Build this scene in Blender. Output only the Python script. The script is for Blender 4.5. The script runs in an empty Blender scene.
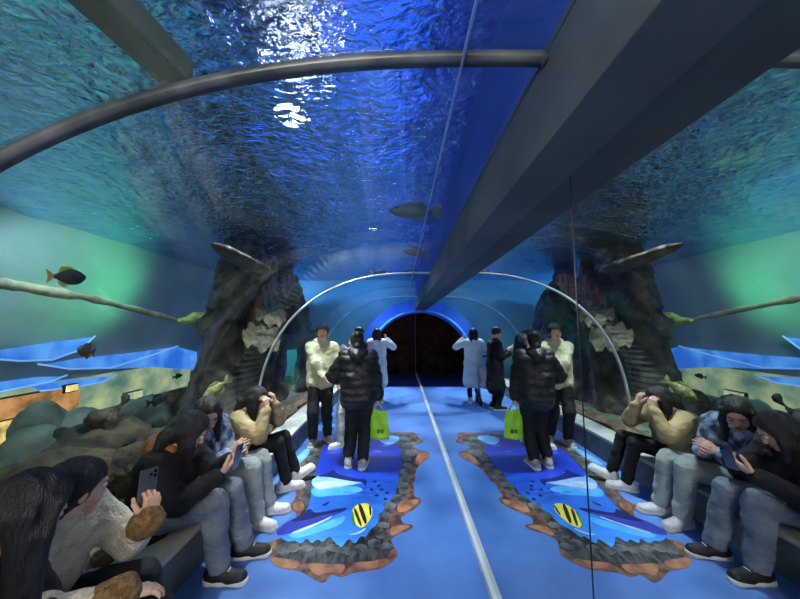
import bpy, bmesh, math, random
import numpy as np
from mathutils import Vector, Matrix, geometry

random.seed(7)
RNG = np.random.RandomState(11)
SC = bpy.context.scene
COL = SC.collection
V = Vector

# ------------------------------------------------------------------ camera
CAM_H, FPX, PITCH = 1.6, 300.0, math.radians(5.4)
def ray(px, py):
    u, v = (px-400)/FPX, (299.5-py)/FPX
    c, s = math.cos(PITCH), math.sin(PITCH)
    return V((u, c-v*s, s+v*c))
def atZ(px, py, z=0.0):
    d = ray(px, py); s = (z-CAM_H)/d.z
    return V((d.x*s, d.y*s, z))
def atX(px, py, x):
    d = ray(px, py); s = x/d.x
    return V((x, d.y*s, CAM_H+d.z*s))
def atY(px, py, y):
    d = ray(px, py); s = y/d.y
    return V((d.x*s, y, CAM_H+d.z*s))

cd = bpy.data.cameras.new('camera')
cd.sensor_width = 36.0
cd.lens = FPX/800*36.0
cd.clip_start = 0.02; cd.clip_end = 60
cam = bpy.data.objects.new('camera', cd)
cam.location = (0, 0, CAM_H)
cam.rotation_euler = (math.pi/2+PITCH, 0, 0)
COL.objects.link(cam)
SC.camera = cam

# ------------------------------------------------------------------ materials
def lin(c):
    return tuple(((x/255)/12.92 if x/255 <= .04045 else ((x/255+.055)/1.055)**2.4) for x in c)
def rgba(c):
    return (*lin(c), 1.0)
MATS = {}
def M(name, c1, c2=None, scale=8.0, rough=.6, metal=0.0, bump=0.0, bscale=None, detail=5.0, stretch=None,
      emit=None, estr=0.0, lo=.38, hi=.62, spec=.4, sheen=0.0):
    if name in MATS: return MATS[name]
    m = bpy.data.materials.new(name); m.use_nodes = True
    nt = m.node_tree; b = nt.nodes['Principled BSDF']
    b.inputs['Base Color'].default_value = rgba(c1)
    b.inputs['Roughness'].default_value = rough
    b.inputs['Metallic'].default_value = metal
    b.inputs['Specular IOR Level'].default_value = spec
    if sheen: b.inputs['Sheen Weight'].default_value = sheen
    tc = nt.nodes.new('ShaderNodeTexCoord'); mp = nt.nodes.new('ShaderNodeMapping')
    nt.links.new(tc.outputs['Object'], mp.inputs['Vector'])
    if stretch: mp.inputs['Scale'].default_value = stretch
    if c2 is not None:
        n = nt.nodes.new('ShaderNodeTexNoise'); n.inputs['Scale'].default_value = scale; n.inputs['Detail'].default_value = detail
        nt.links.new(mp.outputs['Vector'], n.inputs['Vector'])
        r = nt.nodes.new('ShaderNodeValToRGB')
        r.color_ramp.elements[0].position = lo; r.color_ramp.elements[1].position = hi
        r.color_ramp.elements[0].color = rgba(c1); r.color_ramp.elements[1].color = rgba(c2)
        nt.links.new(n.outputs['Fac'], r.inputs['Fac']); nt.links.new(r.outputs['Color'], b.inputs['Base Color'])
        if emit is not None: nt.links.new(r.outputs['Color'], b.inputs['Emission Color'])
    if bump:
        n2 = nt.nodes.new('ShaderNodeTexNoise'); n2.inputs['Scale'].default_value = bscale or scale*3; n2.inputs['Detail'].default_value = 6
        nt.links.new(mp.outputs['Vector'], n2.inputs['Vector'])
        bp = nt.nodes.new('ShaderNodeBump'); bp.inputs['Strength'].default_value = bump; bp.inputs['Distance'].default_value = .02
        nt.links.new(n2.outputs['Fac'], bp.inputs['Height']); nt.links.new(bp.outputs['Normal'], b.inputs['Normal'])
    if emit is not None:
        b.inputs['Emission Color'].default_value = rgba(emit); b.inputs['Emission Strength'].default_value = estr
    MATS[name] = m
    return m

# ------------------------------------------------------------------ object helpers
def rootloc(p):
    return V((0, 0, 0)) if p is None else V(p['_root'])
def mesh_obj(name, verts, faces, mat, parent=None, smooth=True, fmats=None):
    verts = np.asarray(verts, dtype=np.float64)
    if parent is not None: verts = verts-np.array(rootloc(parent))
    me = bpy.data.meshes.new(name)
    if isinstance(faces, np.ndarray):
        nf, k = faces.shape
        me.vertices.add(len(verts)); me.vertices.foreach_set('co', verts.astype(np.float32).ravel())
        me.loops.add(nf*k); me.loops.foreach_set('vertex_index', faces.astype(np.int32).ravel())
        me.polygons.add(nf); me.polygons.foreach_set('loop_start', np.arange(0, nf*k, k, dtype=np.int32))
        me.update(calc_edges=True); me.validate()
    else:
        me.from_pydata([tuple(v) for v in verts], [], [tuple(f) for f in faces]); me.update()
    ms = mat if isinstance(mat, (list, tuple)) else [mat]
    for m in ms: me.materials.append(m)
    if fmats is not None: me.polygons.foreach_set('material_index', np.asarray(fmats, dtype=np.int32))
    if smooth: me.polygons.foreach_set('use_smooth', [True]*len(me.polygons))
    o = bpy.data.objects.new(name, me); COL.objects.link(o)
    if parent is not None:
        o.parent = parent; o['_root'] = parent['_root']
    else: o['_root'] = (0.0, 0.0, 0.0)
    return o
def empty(name, loc):
    o = bpy.data.objects.new(name, None); COL.objects.link(o); o.location = loc; o['_root'] = tuple(loc)
    o.empty_display_size = .1
    return o
def tag(o, label=None, cat=None, group=None, kind=None):
    if label: o['label'] = label
    if cat: o['category'] = cat
    if group: o['group'] = group
    if kind: o['kind'] = kind
    return o
class MB:
    """collects boxes, tubes, prisms and lofts, and links them as one mesh"""
    def __init__(s): s.v = []; s.f = []
    def add(s, vs, fs):
        n = len(s.v); s.v += [tuple(x) for x in vs]; s.f += [tuple(i+n for i in f) for f in fs]; return s
    def box(s, lo, hi, R=None, c=None):
        vs = [V((x, y, z)) for x in (lo[0], hi[0]) for y in (lo[1], hi[1]) for z in (lo[2], hi[2])]
        if R is not None: vs = [R @ v for v in vs]
        if c is not None: vs = [v+V(c) for v in vs]
        return s.add(vs, [(0, 1, 3, 2), (4, 6, 7, 5), (0, 4, 5, 1), (2, 3, 7, 6), (0, 2, 6, 4), (1, 5, 7, 3)])
    def tube(s, pts, rad, n=10, cap=True):
        pts = [V(p) for p in pts]
        rad = rad if isinstance(rad, (list, tuple)) else [rad]*len(pts)
        vs = []; fs = []; prev = None
        for i, p in enumerate(pts):
            t = (pts[min(i+1, len(pts)-1)]-pts[max(i-1, 0)]).normalized()
            if prev is None: a = t.orthogonal().normalized()
            else: a = (prev-t*prev.dot(t)).normalized()
            prev = a; b = t.cross(a)
            for k in range(n):
                an = 2*math.pi*k/n
                vs.append(p+(a*math.cos(an)+b*math.sin(an))*rad[i])
        for i in range(len(pts)-1):
            for k in range(n):
                fs.append((i*n+k, i*n+(k+1) % n, (i+1)*n+(k+1) % n, (i+1)*n+k))
        if cap:
            fs.append(tuple(range(n))[::-1]); fs.append(tuple((len(pts)-1)*n+k for k in range(n)))
        return s.add(vs, fs)
    def ball(s, c, r, n=12, m=8, R=None):
        r = r if isinstance(r, (tuple, list)) else (r, r, r)
        vs = []; fs = []
        for i in range(m+1):
            th = math.pi*i/m
            for k in range(n):
                an = 2*math.pi*k/n
                p = V((r[0]*math.sin(th)*math.cos(an), r[1]*math.sin(th)*math.sin(an), r[2]*math.cos(th)))
                vs.append((R @ p if R is not None else p)+V(c))
        for i in range(m):
            for k in range(n): fs.append((i*n+k, (i+1)*n+k, (i+1)*n+(k+1) % n, i*n+(k+1) % n))
        return s.add(vs, fs)
    def prism(s, poly, z0, z1):
        n = len(poly)
        vs = [V((p[0], p[1], z0)) for p in poly]+[V((p[0], p[1], z1)) for p in poly]
        tris = geometry.tessellate_polygon([[V((p[0], p[1], 0)) for p in poly]])
        fs = []
        for t in tris:
            a, b, c = [V(poly[i][:2]).to_3d() for i in t]
            up = (b-a).cross(c-a).z > 0
            tt = t if up else (t[0], t[2], t[1])
            fs.append(tuple(i+n for i in tt)); fs.append((tt[0], tt[2], tt[1]))
        ar = sum(poly[i][0]*poly[(i+1) % n][1]-poly[(i+1) % n][0]*poly[i][1] for i in range(n))
        for i in range(n):
            j = (i+1) % n
            fs.append((i, j, n+j, n+i) if ar > 0 else (j, i, n+i, n+j))
        return s.add(vs, fs)
    def build(s, name, mat, parent=None, smooth=False, bevel=0.0, seg=2):
        o = mesh_obj(name, s.v, s.f, mat, parent, smooth)
        if smooth is False and bevel == 0: pass
        if bevel:
            bm = bmesh.new(); bm.from_mesh(o.data)
            bmesh.ops.remove_doubles(bm, verts=bm.verts, dist=1e-6)
            bmesh.ops.bevel(bm, geom=list(bm.edges), offset=bevel, segments=seg, affect='EDGES', profile=.6)
            bm.to_mesh(o.data); bm.free()
        return o

# ------------------------------------------------------------------ signed distance modelling
def rc(a, b, ra, rb=None): return ('c', np.array(a, float), np.array(b, float), float(ra), float(ra if rb is None else rb))
def el(c, r, R=None): return ('e', np.array(c, float), np.array(r, float), np.eye(3) if R is None else np.array(R, float))
def pbounds(p):
    if p[0] == 'c':
        return np.minimum(p[1]-p[3], p[2]-p[4]), np.maximum(p[1]+p[3], p[2]+p[4])
    h = np.abs(p[3]) @ p[2]
    return p[1]-h, p[1]+h
def pdist(p, x, y, z):
    if p[0] == 'c':
        a, b, ra, rb = p[1:]
        ab = b-a; L2 = max(float(ab @ ab), 1e-12)
        dx, dy, dz = x-a[0], y-a[1], z-a[2]
        t = np.clip((dx*ab[0]+dy*ab[1]+dz*ab[2])/L2, 0, 1)
        return np.sqrt((dx-t*ab[0])**2+(dy-t*ab[1])**2+(dz-t*ab[2])**2)-(ra+(rb-ra)*t)
    c, r, R = p[1:]
    dx, dy, dz = x-c[0], y-c[1], z-c[2]
    q = [(dx*R[0, i]+dy*R[1, i]+dz*R[2, i])/r[i] for i in range(3)]
    k0 = np.sqrt(q[0]**2+q[1]**2+q[2]**2)
    k1 = np.sqrt((q[0]/r[0])**2+(q[1]/r[1])**2+(q[2]/r[2])**2)+1e-9
    return k0*(k0-1)/k1
def sdf(prims, h):
    """prims: (op, prim, k); op '+' joins, '-' cuts away. Returns vertices and quads of the surface."""
    B = [pbounds(p) for op, p, k in prims if op == '+']
    lo = np.min([b[0] for b in B], 0)-4*h-.01; hi = np.max([b[1] for b in B], 0)+4*h+.01
    n = np.ceil((hi-lo)/h).astype(int)+1
    ax = [(lo[i]+h*np.arange(n[i])).astype(np.float32) for i in range(3)]
    f = np.full(tuple(n), .5, dtype=np.float32)
    for op, p, k in prims:
        b0, b1 = pbounds(p); pad = k+3*h
        i0 = np.maximum(np.floor((b0-pad-lo)/h).astype(int), 0); i1 = np.minimum(np.ceil((b1+pad-lo)/h).astype(int)+1, n)
        if (i1 <= i0).any(): continue
        sl = tuple(slice(i0[i], i1[i]) for i in range(3))
        d = pdist(p, ax[0][sl[0]][:, None, None], ax[1][sl[1]][None, :, None], ax[2][sl[2]][None, None, :]).astype(np.float32)
        g = f[sl]
        if op == '-': g = -g
        if k > 0:
            q = np.maximum(k-np.abs(g-d), 0)/k
            r = np.minimum(g, d)-q*q*k*.25
        else: r = np.minimum(g, d)
        f[sl] = -r if op == '-' else r
    return nets(f, lo, h)
def nets(f, lo, h):
    s = f < 0
    nx, ny, nz = f.shape
    cnt = np.zeros((nx-1, ny-1, nz-1), np.int8)
    for i in (0, 1):
        for j in (0, 1):
            for k in (0, 1): cnt += s[i:nx-1+i, j:ny-1+j, k:nz-1+k]
    act = (cnt > 0) & (cnt < 8)
    idx = np.argwhere(act)
    ids = np.full(act.shape, -1, np.int64); ids[act] = np.arange(len(idx))
    corners = [(i, j, k) for i in (0, 1) for j in (0, 1) for k in (0, 1)]
    val = {c: f[idx[:, 0]+c[0], idx[:, 1]+c[1], idx[:, 2]+c[2]] for c in corners}
    acc = np.zeros((len(idx), 3)); num = np.zeros(len(idx))
    for a in corners:
        for d in range(3):
            if a[d] == 1: continue
            b = list(a); b[d] = 1; b = tuple(b)
            va, vb = val[a], val[b]
            m = (va < 0) != (vb < 0)
            t = np.where(m, va/np.where(np.abs(va-vb) < 1e-9, 1, va-vb), 0)
            for e in range(3):
                acc[:, e] += np.where(m, a[e]+(t if e == d else 0), 0)
            num += m
    pos = lo+h*(idx+acc/np.maximum(num, 1)[:, None])
    quads = []
    for d in range(3):
        sa = [slice(None)]*3; sb = [slice(None)]*3
        sa[d] = slice(0, -1); sb[d] = slice(1, None)
        m = s[tuple(sa)] != s[tuple(sb)]
        e = np.argwhere(m)
        o1, o2 = [(1, 2), (2, 0), (0, 1)][d]
        e = e[(e[:, o1] > 0) & (e[:, o2] > 0) & (e[:, o1] < f.shape[o1]-1) & (e[:, o2] < f.shape[o2]-1)]
        def cid(da, db):
            q = e.copy(); q[:, o1] -= da; q[:, o2] -= db
            return ids[q[:, 0], q[:, 1], q[:, 2]]
        q = np.stack([cid(1, 1), cid(0, 1), cid(0, 0), cid(1, 0)], 1)
        inside = s[e[:, 0], e[:, 1], e[:, 2]]
        q[~inside] = q[~inside][:, ::-1]
        quads.append(q)
    q = np.concatenate(quads)
    q = q[(q >= 0).all(1)]
    return pos, q
PERM = RNG.rand(64, 64, 64).astype(np.float32)
def vnoise(p):
    i = np.floor(p).astype(int); t = p-i; t = t*t*(3-2*t)
    r = 0
    for a in (0, 1):
        for b in (0, 1):
            for c in (0, 1):
                w = (t[:, 0] if a else 1-t[:, 0])*(t[:, 1] if b else 1-t[:, 1])*(t[:, 2] if c else 1-t[:, 2])
                r = r+w*PERM[(i[:, 0]+a) & 63, (i[:, 1]+b) & 63, (i[:, 2]+c) & 63]
    return r-.5
def fbm(p, octs=4):
    r = 0; a = 1.0
    for o in range(octs):
        r = r+a*vnoise(p*(2.03**o)+17.3*o); a *= .5
    return r
def vnormals(v, q):
    n = np.cross(v[q[:, 2]]-v[q[:, 0]], v[q[:, 3]]-v[q[:, 1]])
    out = np.zeros_like(v)
    for k in range(4): np.add.at(out, q[:, k], n)
    return out/(np.linalg.norm(out, axis=1)[:, None]+1e-12)
def relax(v, q, it=2, w=.5):
    for _ in range(it):
        s = np.zeros_like(v); c = np.zeros(len(v))
        for k in range(4):
            for m in (1, 3):
                np.add.at(s, q[:, k], v[q[:, (k+m) % 4]]); np.add.at(c, q[:, k], 1)
        v = v*(1-w)+w*s/np.maximum(c, 1)[:, None]
    return v
def sdf_obj(name, prims, h, mat, parent=None, noise=0.0, nscale=10.0, nstretch=(1, 1, 1), it=1, octs=3, post=None):
    v, q = sdf(prims, h)
    v = relax(v, q, it)
    if noise: v = v+vnormals(v, q)*(noise*fbm(v*nscale*np.array(nstretch)+3.1, octs))[:, None]
    if post: v = post(v, vnormals(v, q))
    return mesh_obj(name, v, q, mat, parent)
# ================================================================== SETTING
XM = .56            # mirror plane
XC = -1.36          # face of the stone ledge
ZC = .28            # top of the ledge
Y0, Y1 = -1.5, 8.3  # tank and tunnel run from Y0 to Y1
WZ = 2.95           # water level
def struct(o): return tag(o, kind='structure')

m_floor = M('blue_vinyl', (66, 106, 174), (84, 124, 188), 1.3, .42, bump=.03, bscale=60, spec=.35)
m_stone = M('pale_stone', (176, 178, 168), (206, 206, 194), 6, .55, bump=.15, bscale=30)
m_grey_face = M('grey_stone_face', (78, 84, 88), (112, 118, 122), 4, .6, bump=.12, bscale=24)
m_beam = M('painted_beam', (70, 78, 82), (92, 101, 104), 2.4, .55, bump=.05, bscale=20)
m_metal = M('brushed_aluminium', (150, 156, 160), (188, 192, 196), 3, .32, metal=.85, stretch=(30, 1, 30))
m_rib = M('dark_joint_band', (52, 58, 62), (96, 102, 104), 5, .35, spec=.6)
m_rib_pale = M('pale_joint_band', (150, 166, 170), (196, 206, 206), 5, .3, spec=.6)
m_seamstrip = M('clear_seam', (120, 150, 200), (140, 170, 215), 5, .3)
m_black = M('black_joint', (14, 15, 17), None, rough=.5)
m_bluewall = M('blue_painted_wall', (44, 98, 186), (58, 118, 204), 1.6, .6)
m_dark = M('dark_maroon_rockwork', (30, 17, 22), (58, 34, 36), 3.2, .85, bump=.6, bscale=7)
m_darkceil = M('dark_hall_ceiling', (20, 19, 24), (28, 26, 32), 3, .8)

fl = MB().box((-2.4, -3.2, -.1), (XM, Y1+.1, 0)).build('floor', m_floor); struct(fl)
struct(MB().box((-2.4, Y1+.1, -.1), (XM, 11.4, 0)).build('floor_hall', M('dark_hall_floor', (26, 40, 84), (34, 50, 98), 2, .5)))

# ledge the visitors sit on: grey face, pale slab on top, brown rockwork behind it
lg = MB().box((XC, Y0, 0), (XC-.56, Y1, ZC-.035)).build('trim_1', m_grey_face); struct(lg)
sl = MB().box((XC+.015, Y0, ZC-.035), (XC-.27, Y1, ZC)).build('trim_2', m_stone, bevel=.006); struct(sl)

# mirror wall in two panels with the joint between them
def mirror_mat():
    m = bpy.data.materials.new('mirror_glass'); m.use_nodes = True
    nt = m.node_tree; nt.nodes.clear()
    o = nt.nodes.new('ShaderNodeOutputMaterial'); g = nt.nodes.new('ShaderNodeBsdfGlossy')
    g.inputs['Color'].default_value = (.72, .77, .78, 1); g.inputs['Roughness'].default_value = 0.0
    nt.links.new(g.outputs[0], o.inputs[0]); return m
m_mirror = mirror_mat()
YS = .945
a = MB().box((XM, -2.6, .055), (XM+.02, YS-.004, 2.1)).build('mirror_panel', m_mirror)
tag(a, 'near mirror panel on the right wall, this side of the dark upright joint', 'mirror')
b = MB().box((XM, YS+.004, .05), (XM+.02, 10.7, 2.1)).build('mirror_panel', m_mirror)
tag(b, 'long mirror panel running down the right wall beyond the dark upright joint', 'mirror')
struct(MB().box((XM+.0005, YS-.004, .05), (XM+.02, YS+.004, 2.1)).build('trim_3', m_black))
struct(MB().box((XM-.028, -2.6, 0), (XM+.02, 10.7, .055)).build('baseboard_right', M('pale_grey_trim', (176, 182, 186), (196, 200, 204), 3, .35), bevel=.004))
struct(MB().box((XM+.02, -2.6, 0), (XM+.16, 11.4, 2.1)).build('wall_right', m_beam))
# heavy grey beam over the mirror
struct(MB().box((.40, -2.6, 2.10), (XM+.16, Y1+.25, 2.37)).build('beam', m_beam, bevel=.004))
struct(MB().box((.44, -2.6, 2.37), (XM+.16, 9.0, 4.7)).build('wall_upper_right', M('deep_blue_wall', (26, 62, 170), (36, 76, 186), 2, .6)))

# ---- curved acrylic roof and its ribs
def prof(off=0.0, n=40, x_end=.40):
    pts = []
    a_, b_, ex = 2.13+off, 2.06+off, 2.42
    t1 = math.pi/2+.105
    for i in range(n+1):
        t = t1*i/n
        c, s = math.cos(t), math.sin(t)
        x = .25-a_*math.copysign(abs(c)**(2/ex), c); z = .29+b_*abs(s)**(2/ex)
        pts.append((min(x, x_end), z))
    return pts
def sweep(y0, y1, o0, o1, n=48):
    A, B = prof(o0, n), prof(o1, n); k = n+1
    vs = [(x, y, z) for y in (y0, y1) for P in (A, B) for x, z in P]
    fs = []
    for i in range(n):
        fs += [(i, i+1, 2*k+i+1, 2*k+i), (k+i, 3*k+i, 3*k+i+1, k+i+1), (i, k+i, k+i+1, i+1), (2*k+i, 2*k+i+1, 3*k+i+1, 3*k+i)]
    fs += [(0, 2*k, 3*k, k), (n, k+n, 3*k+n, 2*k+n)]
    return vs, fs
def acrylic_mat():
    m = bpy.data.materials.new('clear_acrylic'); m.use_nodes = True
    nt = m.node_tree; nt.nodes.clear(); L = nt.links.new
    o = nt.nodes.new('ShaderNodeOutputMaterial'); t = nt.nodes.new('ShaderNodeBsdfTransparent'); g = nt.nodes.new('ShaderNodeBsdfGlossy')
    t.inputs[0].default_value = (.965, .985, .985, 1); g.inputs['Roughness'].default_value = .015
    lw = nt.nodes.new('ShaderNodeLayerWeight'); lw.inputs['Blend'].default_value = .5
    p = nt.nodes.new('ShaderNodeMath'); p.operation = 'POWER'; p.inputs[1].default_value = 4.0
    q = nt.nodes.new('ShaderNodeMath'); q.operation = 'MULTIPLY_ADD'; q.inputs[1].default_value = .22; q.inputs[2].default_value = .015
    mx = nt.nodes.new('ShaderNodeMixShader')
    L(lw.outputs['Facing'], p.inputs[0]); L(p.outputs[0], q.inputs[0]); L(q.outputs[0], mx.inputs[0])
    L(t.outputs[0], mx.inputs[1]); L(g.outputs[0], mx.inputs[2]); L(mx.outputs[0], o.inputs[0]); return m
m_acr = acrylic_mat()
RIBS = [.76, 4.0, 7.0]
edges = [Y0]+RIBS+[Y1]
for i in range(4):
    vs, fs = sweep(edges[i], edges[i+1], 0, .03)
    struct(mesh_obj('window_%d' % (i+1), vs, fs, m_acr))
for i, y in enumerate(RIBS):
    w = .017 if i == 0 else .016
    vs, fs = sweep(y-w, y+w, -.022, -.001)
    r = mesh_obj('arch_rib', vs, fs, m_rib if i == 0 else m_rib_pale)
    tag(r, ['thick dark arched rib overhead, nearest of the tunnel ribs', 'thin pale arched rib springing up beside the man in the beige hoodie',
            'farthest thin pale arched rib in front of the blue portal'][i], 'rib', 'arched ribs of the acrylic tunnel')
struct(MB().box((.168, Y0, 2.322), (.174, Y1, 2.334)).build('trim_4', m_seamstrip))

# ---- far portal, dark hall behind it
def arch_band(r_in, outer, y0, dep, name, mat):
    cx, cz = XM, .64
    arc = lambda r: [(cx-r*math.sin(t), cz+r*math.cos(t)) for t in [math.pi/2*i/24 for i in range(25)]]+[(cx-r, 0.0)]
    poly = arc(r_in)+(arc(outer)[::-1] if isinstance(outer, (int, float)) else outer)
    mb = MB().prism(poly, 0, dep)
    mb.v = [(x, y0+dep-z, y) for x, y, z in mb.v]
    o = mb.build(name, mat); struct(o)
    bmx = bmesh.new(); bmx.from_mesh(o.data); bmesh.ops.recalc_face_normals(bmx, faces=bmx.faces); bmx.to_mesh(o.data); bmx.free()
    return o
arch_band(1.38, 1.74, Y1-.02, .44, 'wall_far', m_bluewall)
arch_band(1.74, [(-4.6, 0.0), (-4.6, 3.05), (XM, 3.05)], Y1+.22, .2, 'wall_tank_end', M('tank_end_wall', (92, 140, 140), (112, 158, 152), .8, .8))
# pale rolled edge round the portal
pp = [(XM-(1.42)*math.sin(t), Y1-.062, .64+1.42*math.cos(t)) for t in [math.pi/2*i/30 for i in range(31)]]+[(XM-1.42, Y1-.062, .02)]
m_edge = M('portal_edge_blue', (60, 132, 226), (84, 156, 236), 3, .35)
tag(MB().tube(pp, .035, 8).build('portal_arch_edging', m_edge, smooth=True), 'rounded bright blue edging around the dark far doorway', 'edging')
struct(MB().box((-2.4, 11.3, 0), (XM, 11.4, 2.6)).build('wall_end', m_dark))
struct(MB().box((-2.4, Y1+.42, 2.35), (XM, 11.4, 2.45)).build('ceiling_hall', m_darkceil))
struct(MB().box((-2.5, Y1+.42, 0), (-2.4, 11.4, 2.6)).build('wall_hall_left', m_dark))
for (x, y, z, sx, sy, sz, nm) in [(-1.0, 11.0, .62, .4, .2, .7, 0), (.1, 11.02, .42, .32, .2, .5, 1), (-.45, 10.7, .28, .3, .22, .36, 2)]:
    o = sdf_obj('rock_boulder', [('+', el((x, y, z), (sx, sy*.5, sz)), 0)], .05, m_dark, None, .14, 3.0)
    tag(o, ['tall dark maroon rock in the shadow of the far doorway', 'dark maroon rock beside the mirror end in the far doorway',
            'low dark maroon rock on the floor of the far doorway'][nm], 'rock', 'dark rocks in the far hall')

# ---- printed floor picture: sea hole with a stone rim
def ppoly(pts, z=.002, it=2):
    P = [atZ(x, y, 0) for x, y in pts]
    P = [(p.x, p.y) for p in P]
    for _ in range(it):
        Q = []
        for i in range(len(P)):
            a, b = P[i], P[(i+1) % len(P)]
            Q += [(a[0]*.75+b[0]*.25, a[1]*.75+b[1]*.25), (a[0]*.25+b[0]*.75, a[1]*.25+b[1]*.75)]
        P = Q
    return P
def z5(L): return [(240+x/3.745, 410+y/3.745) for x, y in L]
def water_print_mat():
    m = bpy.data.materials.new('printed_sea'); m.use_nodes = True
    nt = m.node_tree; L = nt.links.new; b = nt.nodes['Principled BSDF']
    b.inputs['Roughness'].default_value = .38
    tc = nt.nodes.new('ShaderNodeTexCoord'); n = nt.nodes.new('ShaderNodeTexNoise'); n.inputs['Scale'].default_value = 3.0; n.inputs['Detail'].default_value = 5
    mp = nt.nodes.new('ShaderNodeMapping'); mp.inputs['Scale'].default_value = (1.2, 3.0, 1)
    L(tc.outputs['Object'], mp.inputs[0]); L(mp.outputs[0], n.inputs['Vector'])
    sp = nt.nodes.new('ShaderNodeSeparateXYZ'); L(tc.outputs['Object'], sp.inputs[0])
    mr = nt.nodes.new('ShaderNodeMapRange'); mr.inputs['From Min'].default_value = -1.2; mr.inputs['From Max'].default_value = 1.15
    L(sp.outputs['Y'], mr.inputs['Value'])
    ad = nt.nodes.new('ShaderNodeMath'); ad.operation = 'MULTIPLY_ADD'; ad.inputs[1].default_value = .55; ad.inputs[2].default_value = -.28
    L(n.outputs['Fac'], ad.inputs[0])
    a2 = nt.nodes.new('ShaderNodeMath'); a2.operation = 'ADD'; L(mr.outputs[0], a2.inputs[0]); L(ad.outputs[0], a2.inputs[1])
    r = nt.nodes.new('ShaderNodeValToRGB'); e = r.color_ramp.elements
    e[0].position = .0; e[0].color = rgba((70, 160, 226)); e[1].position = 1.0; e[1].color = rgba((30, 40, 148))
    x = e.new(.3); x.color = rgba((40, 116, 214)); x = e.new(.6); x.color = rgba((24, 60, 186))
    L(a2.outputs[0], r.inputs[0]); L(r.outputs[0], b.inputs['Base Color']); return m
fp = empty('floor_picture', (-.4, 3.2, 0))
tag(fp, 'printed floor picture of a blue sea hole with dolphins and a stone rim', 'floor sticker')
outer = z5([(265,112),(345,110),(440,100),(520,88),(600,84),(662,84),(668,108),(694,118),(660,130),(640,135),(670,150),(712,160),(706,182),(672,205),(655,235),(658,262),(645,280),(655,300),(650,325),(680,332),(676,352),(640,382),(600,400),(610,428),(650,430),(648,446),(600,462),(562,482),(575,512),(590,530),(588,552),(556,580),(520,598),(470,604),(420,610),(380,630),(340,612),(320,650),(285,640),(255,622),(225,602),(190,600),(150,590),(110,566),(118,540),(102,515),(108,492),(150,485),(165,455),(200,420),(215,388),(190,372),(150,362),(196,348),(212,318),(205,292),(225,262),(232,215),(222,190),(250,160)])
m_slate = M('printed_slate', (16, 18, 21), (84, 86, 88), 16, .4, lo=.38, hi=.66, stretch=(1.6, .6, 1))
m_brown = M('printed_brown_rock', (58, 40, 34), (128, 88, 68), 12, .4)
m_lblue = M('printed_light_blue', (86, 150, 214), (120, 178, 230), 5, .4)
P_out = ppoly(outer)
MB().prism(P_out, .0005, .002).build('brown_outer_rim', m_brown, fp)
inner_rim = z5([(270,118),(345,114),(440,104),(520,92),(600,90),(650,92),(650,120),(640,140),(668,165),(650,195),(636,225),(640,255),(628,280),(630,310),(612,340),(590,360),(566,385),(556,410),(548,440),(540,470),(560,500),(570,530),(540,556),(470,566),(380,578),(300,585),(220,570),(150,560),(128,536),(150,500),(175,470),(205,440),(232,380),(240,340),(235,300),(245,262),(248,215),(240,190),(258,155)])
MB().prism(ppoly(inner_rim), .0005, .0026).build('slate_rim', m_slate, fp)
water = z5([(318,128),(345,118),(440,112),(520,98),(570,120),(606,150),(598,180),(612,205),(590,232),(598,262),(582,292),(588,312),(560,338),(540,372),(520,400),(515,430),(486,450),(470,480),(452,470),(430,508),(410,480),(392,500),(378,520),(352,494),(335,470),(310,500),(290,482),(268,505),(250,478),(228,505),(205,488),(180,496),(150,478),(142,458),(160,430),(190,405),(235,396),(250,375),(268,330),(264,296),(276,262),(290,215),(296,180),(310,150)])
MB().prism(ppoly(water), .0005, .0032).build('printed_water', water_print_mat(), fp)
# slate stones round the rim
stones = [(612,110,44,16),(640,126,36,14),(640,158,44,17),(622,182,38,15),(632,210,40,16),(612,232,36,15),(626,252,36,16),(606,282,40,18),(614,306,36,16),(592,330,40,18),(560,360,42,20),(545,395,42,20),(536,432,40,20),(535,470,45,22),(548,515,45,24),(500,500,40,22),(450,520,46,22),(400,530,42,22),(350,518,46,24),(300,525,44,22),(250,520,44,22),(200,520,44,22),(165,535,36,22),(236,330,26,16),(246,290,26,14),(256,250,26,13),(262,215,28,12),(258,180,26,11),(276,150,28,10),(560,98,44,9),(480,104,30,7)]
m_slate2 = M('printed_slate_pale', (40, 44, 50), (112, 112, 112), 11, .4, lo=.36, hi=.64)
for i, (x, y, w, h) in enumerate(stones):
    pts = [(x+w*.62*math.cos(t)*(1+.18*math.sin(3*t+i)), y+h*.7*math.sin(t)*(1+.15*math.cos(2*t+i))) for t in [k*math.pi/4 for k in range(8)]]
    MB().prism(ppoly(z5(pts)), .0005, .0036+.0002*(i % 3)).build('slate_stone_print', m_slate2, fp)
# brown spikes leaning outward
for pts in [[(590,345),(640,335),(680,334),(640,372),(588,392)],[(560,440),(600,432),(650,434),(600,456),(566,478)],[(655,176),(690,158),(710,166),(690,196),(660,214)],[(192,352),(232,338),(246,372),(212,384)],[(105,500),(140,490),(132,520),(112,520)],[(110,548),(170,560),(230,566),(210,600),(130,590)],[(240,572),(330,580),(400,576),(380,620),(330,606),(290,630)],[(420,574),(500,568),(560,556),(540,588),(470,600)],[(655,106),(690,114),(668,128)]]:
    MB().prism(ppoly(z5(pts)), .0005, .0030).build('brown_spike_print', M('printed_orange_rock', (116, 76, 56), (168, 114, 84), 9, .4), fp)
for pts in [[(222,166),(260,138),(262,160),(238,190),(205,210),(190,205)],[(520,100),(590,96),(600,112),(560,135),(520,118)]]:
    MB().prism(ppoly(z5(pts)), .0005, .0042).build('light_blue_print', m_lblue, fp)
m_navy = M('printed_navy', (18, 26, 96), None, rough=.4)
m_w = M('printed_white', (208, 226, 240), (170, 206, 240), 8, .4)
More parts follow.
